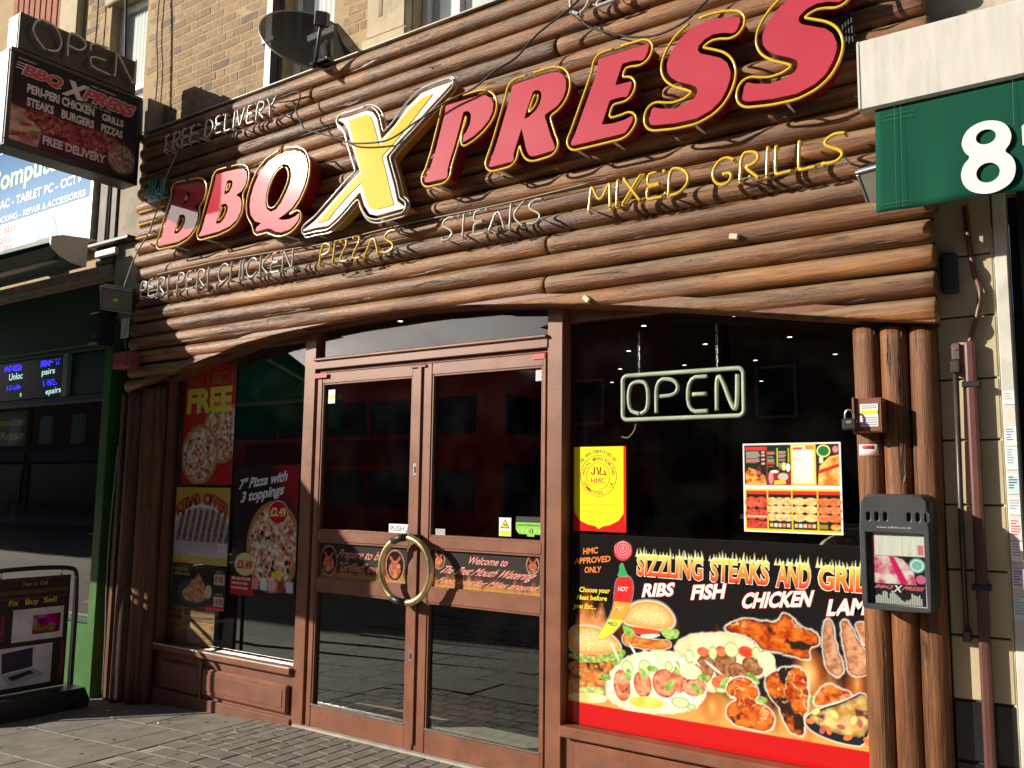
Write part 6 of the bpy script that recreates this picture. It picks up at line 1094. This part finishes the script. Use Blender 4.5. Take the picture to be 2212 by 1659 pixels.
# ------------------------------------------------------------------ banners on the door glass
def cross_logo(cv, cx_, cz_, r_):
    cv.ell(cx_, cz_, r_*.8, r_, lambda s, d: np.where((d > -.006)[..., None], (.5, .3, .2), np.array((.03, .015, .015)))); cv.ell(cx_, cz_-r_*.25, r_*.5, r_*.55, mott((.2, .03, .02), (.75, .3, .14), 60, 3)); 
    for s_ in (1, -1): cv.poly([(cx_-s_*r_*.5, cz_+r_*.5), (cx_-s_*r_*.35, cz_+r_*.6), (cx_+s_*r_*.4, cz_-r_*.3), (cx_+s_*r_*.3, cz_-r_*.4)], (.45, .12, .08))
cv = Canvas(-4.55, -3.735, .988, 1.212, .0045, (.05, .045, .042)); flames(cv, .985, .1, 7, .6, 30.); cross_logo(cv, -4.46, 1.1, .1); cross_logo(cv, -3.86, 1.1, .1)
bl_ = poster('door_banner', 'black flame banner across the left door leaf starting Prepare to be', cv, .0275); PKI = flat('ink_salmon', (.62, .2, .17)); txt(bl_, [hb('Prepare to be', -4.36, -3.96, 1.125, 1.18), hb('"Grilled" over', -4.36, -3.95, 1.04, 1.1)], PKI, .0265, .012, .1)
cv = Canvas(-3.553, -2.745, .988, 1.212, .0045, (.05, .045, .042)); flames(cv, .985, .11, 17, .65, 30.); cross_logo(cv, -2.81, 1.165, .055); cross_logo(cv, -3.5, 1.16, .06)
br_ = poster('door_banner', 'black flame banner across the right door leaf starting Welcome to', cv, .0275); txt(br_, [hb('Welcome to', -3.27, -2.98, 1.145, 1.19), hb('The Best Mouth Watering', -3.47, -2.79, 1.08, 1.125), hb('Food Joint for Miles around!', -3.5, -2.77, 1.01, 1.055)], flat('ink_salmon2', (.8, .3, .26)), .0265, .014, .1)
# small stickers on the doors
t = thing('push_sticker', 'white PUSH sticker on the left door glass above the ring handle', 'sticker', (-3.85, .026, 1.297)); box('paper', -3.92, -3.735, .0265, .028, 1.299, 1.363, TW, t, b=0); txt(t, [hb('PUSH', -3.905, -3.79, 1.318, 1.35)], flat('ink_slate', (.1, .14, .18)), .0255, -.0); put('hand_icon', front(poly_me([[(-3.775, 1.305), (-3.755, 1.31), (-3.748, 1.355), (-3.758, 1.357), (-3.765, 1.33), (-3.778, 1.318)]], .0006), .0258), flat('ink_teal', (.08, .28, .4)), t)
t = thing('warning_sticker', 'yellow and white warning triangle sticker on the right door glass', 'sticker', (-3.0, .026, 1.32)); box('paper', -3.048, -2.962, .0265, .028, 1.32, 1.427, TW, t, b=0); put('yellow_band', box_me(-3.044, -2.966, .0258, .0263, 1.323, 1.352, 0), TY, t); put('triangle', front(poly_me([[(-3.036, 1.366), (-2.974, 1.366), (-3.005, 1.419)]], .0006), .0258), TB, t); put('triangle_fill', front(poly_me([[(-3.028, 1.371), (-2.982, 1.371), (-3.005, 1.411)]], .0006), .0252), TY, t); put('camera_mark', front(poly_me([[(-3.015, 1.387), (-2.995, 1.376), (-2.991, 1.382), (-3.011, 1.393)]], .0006), .0246), TB, t)
t = thing('hygiene_sticker', 'green food hygiene rating sticker with a 3 on the right door glass', 'sticker', (-2.84, .026, 1.325)); box('black_top', -2.928, -2.747, .0265, .028, 1.405, 1.437, TB, t, b=0); GS = flat('ink_lime', (.24, .62, .05)); put('green_field', front(poly_me([[(-2.928, 1.404), (-2.747, 1.404), (-2.747, 1.337), (-2.80, 1.337), (-2.80, 1.325), (-2.85, 1.325), (-2.85, 1.337), (-2.905, 1.337), (-2.928, 1.362)]], .0008), .0268), GS, t)
txt(t, [hb('FOOD HYGIENE RATING', -2.917, -2.757, 1.383, 1.394)], TB, .0258, .005)
for k in range(6):
    x = -2.91+k*.03; put('rating_disc', front(poly_me([ringpts(x, 1.356, .0115 if k == 3 else .0075, .0135 if k == 3 else .0085, 20)], .0006), .0258), TB if k == 3 else flat('ink_pale_lime', (.5, .75, .3)), t)
txt(t, [hb('3', -2.825, -2.815, 1.347, 1.365)], TW, .0249, .02)
tag(box('notice_label', -2.80, -2.735, .0265, .028, 2.22, 2.29, M('grey_label', (.5, .52, .52), .5, var=.5, scale=90), None, b=0), 'small grey printed label at the top right of the right door glass', 'label')
t = thing('alarm_sticker', 'small white and yellow sticker at the top left of the left door glass', 'sticker', (-4.49, .026, 2.15)); box('paper', -4.52, -4.455, .0265, .028, 2.165, 2.26, TW, t, b=0); put('yellow_band', box_me(-4.518, -4.457, .0258, .0263, 2.2, 2.222, 0), TY, t)
tag(box('card_sticker', -3.535, -3.455, .0265, .028, 1.30, 1.345, M('hatch_label', (.4, .4, .38), .5, var=.6, scale=160), None, b=0), 'grey faded card sticker in the lower corner of the right door upper pane', 'sticker')
# ------------------------------------------------------------------ neon OPEN sign hanging in the right window
on = thing('open_neon', 'white neon OPEN sign with rounded border hanging inside the right window', 'neon sign', (-1.97, .2, 1.98)); NW = M('milky_neon_tube', (.62, .66, .54), .3, coat=.3)
def rrect(x0, x1, z0, z1, r_, y, n=6):
    out = []
    for cx_, cz_, a in ((x1-r_, z1-r_, 0), (x0+r_, z1-r_, 90), (x0+r_, z0+r_, 180), (x1-r_, z0+r_, 270)):
        for i in range(n+1): q = R(a+90*i/n); out.append((cx_+r_*math.cos(q), y, cz_+r_*math.sin(q)))
    return out
tube('border', rrect(-2.322, -1.617, 1.988, 2.238, .03, .2), .0125, NW, on, 8, True)
def ln(pts, n=2): tube('neon_letter', chaikin([(a, .2, b) for a, b in pts], n), .0115, NW, on, 8)
zb, zt = 2.02, 2.205; ln([(-2.22, zb), (-2.285, zb+.02), (-2.285, zt-.02), (-2.22, zt), (-2.165, zt-.02), (-2.165, zb+.02), (-2.21, zb)], 3); ln([(-2.115, zb), (-2.115, zt), (-2.02, zt), (-1.98, zt-.04), (-2.0, zt-.09), (-2.09, zt-.095)]); ln([(-1.815, zt), (-1.925, zt), (-1.93, zb+.0), (-1.815, zb)]); ln([(-1.9, 2.112), (-1.82, 2.112)], 1); ln([(-1.765, zb), (-1.765, zt-.01), (-1.74, zt), (-1.68, zb+.01), (-1.655, zb), (-1.65, zt)])
for x in (-2.22, -1.76):
    for k in range(9): tube('chain_link', [(x+.006*math.cos(q)*(1 if k % 2 else .2), .2+.006*math.cos(q)*(0 if k % 2 else 1), 2.262+k*.026+.016*math.sin(q)) for q in np.linspace(0, 2*math.pi, 9)[:-1]], .0022, STEEL, on, 5, True)
tube('flex', cat_rom([(-2.25, .22, 1.98), (-2.26, .22, 1.93), (-2.3, .22, 1.89), (-2.34, .22, 1.895)], 5), .004, CABLEG, on, 6)
# ------------------------------------------------------------------ lock box, padlock, sticker and leaflet dispenser on the right posts
lb = thing('lock_box', 'brown steel box with white label on the left of the three right posts', 'box', (-.92, -.1, 1.85)); box('body', -.975, -.868, -.175, -.085, 1.862, 2.012, BROWN2, lb, b=.005); box('flange', -.984, -.974, -.19, -.085, 1.855, 2.016, BROWN2, lb, b=.002); box('flange', -.869, -.862, -.186, -.085, 1.86, 2.012, BROWN2, lb, b=.002)
box('label', -.953, -.878, -.1775, -.175, 1.885, 1.985, TW, lb, b=.001); box('yellow_band', -.951, -.88, -.179, -.1776, 1.94, 1.957, TY, lb, b=0); put('printed_lines', join_me([box_me(-.947, -.885, -.179, -.1777, z, z+.004, 0) for z in (1.893, 1.903, 1.913, 1.923, 1.966, 1.975)]), flat('ink_violet', (.35, .32, .55)), lb)
pd = thing('padlock', 'black padlock hanging on the edge of the brown lock box', 'padlock', (-.985, -.2, 1.86)); box('body', -1.022, -.962, -.222, -.198, 1.872, 1.922, BLACKM, pd, b=.006); put('brass_plate', front(poly_me([ringpts(-.992, 1.905, .014, .007, 16)], .0015), -.2235), BRASS, pd); tube('shackle', chaikin([(-1.01, -.21, 1.918), (-1.01, -.21, 1.945), (-1.0, -.21, 1.96), (-.985, -.21, 1.96), (-.974, -.21, 1.945), (-.974, -.21, 1.918)], 2), .0042, STEEL, pd, 8)
def curved(x, r_, y, hw, z0, z1, mat, name, parent):
    vs, fs = [], []; n = 10
    for i in range(n+1): a = -math.pi/2+hw*(2*i/n-1); vs += [(x+r_*math.cos(a), y+r_*math.sin(a), z0), (x+r_*math.cos(a), y+r_*math.sin(a), z1)]
    for i in range(n): fs.append((2*i, 2*i+2, 2*i+3, 2*i+1))
    o = put(name, mesh('c', vs, fs), mat, parent, True); o.modifiers.new('t', 'SOLIDIFY').thickness = .001; return o
ss = thing('post_sticker', 'white and red sticker on the left post under the lock box', 'sticker', (-.94, -.1, 1.76)); curved(-.945, .0605, -.035, .75, 1.76, 1.812, TW, 'paper', ss); curved(-.945, .0618, -.035, .4, 1.792, 1.808, TR, 'red_print', ss); curved(-.945, .0618, -.035, .7, 1.762, 1.767, TP, 'red_edge', ss)
AG = M('grey_dispenser_plastic', (.05, .05, .053), .38, var=.1, bump=.1, bscale=400); ad = thing('leaflet_dispenser', 'dark grey leaflet dispenser with clear window mounted on the right posts', 'dispenser', (-.82, -.1, 1.1))
ax0, ax1, az0, az1, ay = -.948, -.683, 1.118, 1.588, -.265
outl = [(ax0+.012, az0), (ax1-.012, az0), (ax1, az0+.012), (ax1, az1-.03), (ax1-.03, az1), (ax0+.03, az1), (ax0, az1-.03), (ax0, az0+.012)]
hood = [(ax0+.012, 1.44), (ax1-.012, 1.44), (ax1-.006, az1-.03), (ax1-.03, az1-.004), (ax0+.03, az1-.004), (ax0+.006, az1-.03)]
body = put('back_shell', front(poly_me([outl], .14, .006), -.165), AG, ad)
win = [(-.932, 1.136), (-.697, 1.136), (-.697, 1.437), (-.932, 1.437)]
slots = []
for k in range(3):
    for s0 in (-.925, -.765): xs_ = s0+k*.034; slots.append([(xs_, 1.485), (xs_+.008, 1.477), (xs_+.014, 1.477), (xs_+.022, 1.485), (xs_+.022, 1.515), (xs_+.014, 1.523), (xs_+.008, 1.523), (xs_, 1.515)])
put('front_frame', front(poly_me([chaikin(outl, 1, True), win]+slots, .02, .004), ay+.012), AG, ad); put('slot_backing', box_me(-.935, -.695, ay+.03, ay+.034, 1.47, 1.53, 0), BLACK, ad)
for k, (x, mm) in enumerate([(-.846, TW), (-.754, BRASS), (-.72, BRASS), (-.686-.0, BRASS)]): 
    if x < -.7: put('cigarette_end', box_me(x-.004, x+.005, ay+.022, ay+.03, 1.479, 1.487, .002), mm, ad)
put('lettering', quad_text('www.adbins.co.uk', (-.882, 1.452), (-.745, 1.452), (-.882, 1.461), ay-.003, .0), flat('ink_silver', (.55, .55, .54)), ad)
cv = Canvas(-.905, -.703, 1.136, 1.437, .0025, (.03, .02, .03)); cv.rect(-.905, -.703, 1.338, 1.44, lambda s, d: lerp((.86, .84, .78), (.7, .58, .56), np.clip(fbm(s.X*90, s.Z*6, 3)*1.6-.6, 0, 1))); cv.rect(-.905, -.898, 1.338, 1.44, (.75, .06, .1)); cv.rect(-.73, -.708, 1.345, 1.385, (.8, .2, .25)); cv.poly([(-.905, 1.222), (-.74, 1.222), (-.75, 1.28), (-.79, 1.325), (-.83, 1.336), (-.905, 1.336)], mott((.7, .08, .2), (.92, .78, .78), 40, 4)); cv.poly([(-.845, 1.336), (-.825, 1.336), (-.77, 1.225), (-.80, 1.222)], (.72, .02, .15)); cv.ell(-.735, 1.302, .031, .03, (.12, .5, .55)); cv.ell(-.735, 1.302, .026, .025, (.85, .9, .86)); cv.ell(-.735, 1.302, .02, .019, (.25, .55, .58)); cv.ell(-.722, 1.246, .019, .018, (.75, .15, .35)); cv.rect(-.905, -.703, 1.136, 1.222, (.025, .02, .03))
for k in range(26): cv.rect(-.9+.007*k, -.896+.007*k, 1.14, 1.14+.05*vnoise(k*.7, 3, 1)+.012, (.75, .76, .72))
pl = grid_print('leaflet', -.905, -.703, 1.136, 1.437, cv.c, -.242, ad)
for me_ in (quad_text('BBQ', (-.9, 1.2), (-.83, 1.2), (-.9, 1.216), -.2432, .04, .2), quad_text('PRESS', (-.79, 1.2), (-.712, 1.2), (-.79, 1.216), -.2432, .04, .2)): put('lettering', me_, TP, pl)
put('lettering', quad_text('X', (-.828, 1.19), (-.795, 1.19), (-.828, 1.218), -.2434, .03, .2), TW, pl)
box('clear_cover', -.935, -.695, ay+.008, ay+.010, 1.134, 1.44, GLASS, ad, b=0)
# ------------------------------------------------------------------ print on the projecting sign face
cv = Canvas(-1.235, -.225, 4.126, 4.809, .0075, (.035, .03, .034)); D = .8
flames_amt = np.clip((4.5-cv.Z)/.12, 0, 1)*.5; cv.mixin(flames_amt, (.2, .03, .06))
cv.poly([(-1.235, 4.13), (-1.235, 4.40), (-1.12, 4.39), (-1.03, 4.33), (-1.0, 4.25), (-1.02, 4.13)], mott((.4, .18, .18), (.72, .5, .48), 14, 3)); cv.poly([(-1.235, 4.2), (-1.0, 4.24), (-1.02, 4.19), (-1.235, 4.16)], mott((.25, .03, .05), (.5, .2, .15), 40, 5))
cv.poly([(-1.12, 4.4), (-.98, 4.43), (-.8, 4.4), (-.6, 4.42), (-.42, 4.42), (-.3, 4.36), (-.45, 4.25), (-.7, 4.2), (-.95, 4.24), (-1.05, 4.3)], mott((.14, .012, .03), (.55, .13, .16), 26, 9, hi=.7))
for k in range(7): cv.ell(-1.08+.1*k, 4.36+.03*math.sin(k*2.3), .055, .04, mott((.2, .02, .04), (.62, .2, .2), 34, 60+k, (.08, .01, .02), .02, hi=.8), k)
for k in range(4): cv.ell(-1.16+.04*k, 4.3-.02*k, .05, .016, [(.3, .35, .1), (.5, .06, .08), (.62, .5, .3), (.25, .3, .1)][k], .2)
pizza(cv, -.34, 4.255, .125, 4, 1., .75)
gp_ = grid_print('print', -1.235, -.225, 4.126, 4.809, cv.c, SX, ps, PRINTM, 'X')
def stx(items, mat, bold=.02, shear=.0, e=.002): [put('lettering', quad_text(s, (a, z0), (b, z0+dz), (a, z1), SX+e, bold, shear, axis='X'), mat, ps) for s, a, b, z0, z1, dz in items]
SW = flat('sign_white', (.68, .64, .66)); SR = flat('sign_red', (.55, .03, .08))
stx([('BBQ', -1.168, -.862, 4.638, 4.748, 0), ('PRESS', -.69, -.255, 4.63, 4.748, 0)], SW, .09, .12, .0015); stx([('BBQ', -1.16, -.87, 4.643, 4.742, 0), ('PRESS', -.683, -.262, 4.637, 4.742, 0)], SR, .05, .12, .003); stx([('X', -.85, -.675, 4.615, 4.755, 0)], SW, .06, .3, .004)
stx([('PERI-PERI CHICKEN', -1.13, -.6, 4.528, 4.60, 0), ('STEAKS', -1.125, -.92, 4.425, 4.495, 0), ('BURGERS', -.86, -.595, 4.425, 4.495, 0), ('GRILLS', -.535, -.347, 4.525, 4.585, 0), ('PIZZAS', -.535, -.348, 4.428, 4.495, 0), ('FREE DELIVERY', -.988, -.48, 4.17, 4.24, 0)], SW, .045, 0, .004); stx([('HMC APPROVED', -.64, -.43, 4.765, 4.78, 0), ('LICENCED TO GRILL', -.69, -.46, 4.605, 4.62, 0), ("MAHMOOD'S", -1.21, -1.08, 4.765, 4.78, 0)], SW, .01, 0, .003)
for k in range(3): put('speed_line', box_me(SX, SX+.002, -1.215-.004*k, -1.15-.006*k, 4.735-k*.022, 4.742-k*.022, 0), SW, ps)
# ================================================================== across the street (seen mirrored in the glass)
BUSR = M('bus_red', (.75, .03, .03), .3, var=.05, coat=.3); BUSG = M('bus_glass', (.01, .012, .014), .06, spec=.8); TYRE = M('tyre_rubber', (.015, .015, .015), .9)
bus = thing('double_decker_bus', 'red double decker bus on the road, mirrored in the door glass', 'bus', (-15.5, -11.3, -.16))
bx0, bx1, by0, by1, bz0, bz1 = -20.8, -10.3, -12.55, -10.05, .15, 4.2
bm = bmesh.new(); bmesh.ops.create_cube(bm, size=1)
for v in bm.verts: v.co = ((bx0+bx1)/2+v.co.x*(bx1-bx0), (by0+by1)/2+v.co.y*(by1-by0), (bz0+bz1)/2+v.co.z*(bz1-bz0))
top = [e for e in bm.edges if all(v.co.z > 4 for v in e.verts)]; bmesh.ops.bevel(bm, geom=top, offset=.55, segments=6, affect='EDGES', profile=.5)
put('body', bm_mesh('bus', bm), BUSR, bus, True)
for x in np.arange(bx0+.7, bx1-1.2, 1.55): box('window', x, x+1.45, by1-.02, by1+.012, 2.72, 3.5, BUSG, bus, b=.03); box('window', x, x+1.45, by1-.02, by1+.012, 1.15, 1.95, BUSG, bus, b=.03)
box('window', bx1-.02, bx1+.012, by0+.2, by1-.2, 2.7, 3.5, BUSG, bus, b=.03); box('window', bx1-.02, bx1+.012, by0+.15, by1-.15, .95, 2.1, BUSG, bus, b=.03); box('advert_panel', -18.2, -12.5, by1-.01, by1+.02, 2.05, 2.62, M('dark_red_panel', (.2, .008, .012), .4), bus, b=.01)
for x in (-19., -12.6):
    wh = put('wheel', lathe_me([(.2, by1-.28), (.46, by1-.28), (.5, by1-.24), (.5, by1+.0), (.46, by1+.03), (.2, by1+.02), (.0, by1-.02)], 24, 'Y', (x, 0, .34)), TYRE, bus, True); put('hub', lathe_me([(.0, by1+.035), (.18, by1+.03), (.2, by1)], 16, 'Y', (x, 0, .34)), STEEL, wh, True)
FB = M('far_brick', (.2, .1, .07), .9, var=.25, scale=6); FG = M('far_glass', (.03, .035, .04), .1); FT = M('far_trim', (.5, .48, .44), .7); FS = M('far_shopfront', (.06, .07, .09), .5); SL = M('slate_roof', (.07, .07, .08), .7, var=.2)
def terrace(x0, x1, h, label, roof=True):
    t = thing('terrace_building', label, 'building', ((x0+x1)/2, -18.6, 0), 'terrace across the street'); box('wall', x0, x1, -26, -18.6, -.1, h, FB, t, b=.02)
    n = max(2, int((x1-x0)/2.6))
    for i in range(n):
        cx_ = x0+(x1-x0)*(i+.5)/n
        if h > 5:
            f = box('window', cx_-.55, cx_+.55, -18.62, -18.5, 3.5, 4.9, FT, t, b=.01); box('pane', cx_-.47, cx_+.47, -18.495, -18.485, 3.58, 4.82, FG, f, b=0)
    box('shop_window', x0+.4, x1-.4, -18.62, -18.52, .5, 2.5, FG, t, b=.01); box('shop_fascia', x0+.2, x1-.2, -18.62, -18.45, 2.6, 3.2, FS, t, b=.02)
    if roof: put('roof', mesh('roof', [(x0-.2, -18.3, h), (x1+.2, -18.3, h), (x1+.2, -26.2, h), (x0-.2, -26.2, h), (x0-.2, -22.2, h+1.5), (x1+.2, -22.2, h+1.5)], [(0, 1, 5, 4), (2, 3, 4, 5), (0, 4, 3), (1, 2, 5), (3, 2, 1, 0)]), SL, t)
terrace(-125, -95, 12., 'tall brick block at the far left end of the street'); terrace(-94, -70, 10., 'tall brick block left of the long terrace across the street'); terrace(-69.5, -46.3, 8.5, 'long three storey brick terrace far left across the street'); terrace(-46, -34, 6.4, 'brick terrace building farthest left across the street'); terrace(-33.8, -24, 5.0, 'brick terrace building behind the rear of the bus'); terrace(-23.8, -17.5, 4.6, 'low brick terrace building behind the bus'); terrace(-17.3, -14.8, 4.25, 'low flat brick shop between the bus and the taller terrace', False); terrace(-14.6, -9, 6.6, 'tall brick terrace building just right of the low flat shop'); terrace(-8.8, -1, 7.2, 'brick terrace building right of the bus'); terrace(-.8, 9, 7., 'brick terrace building farthest right across the street')
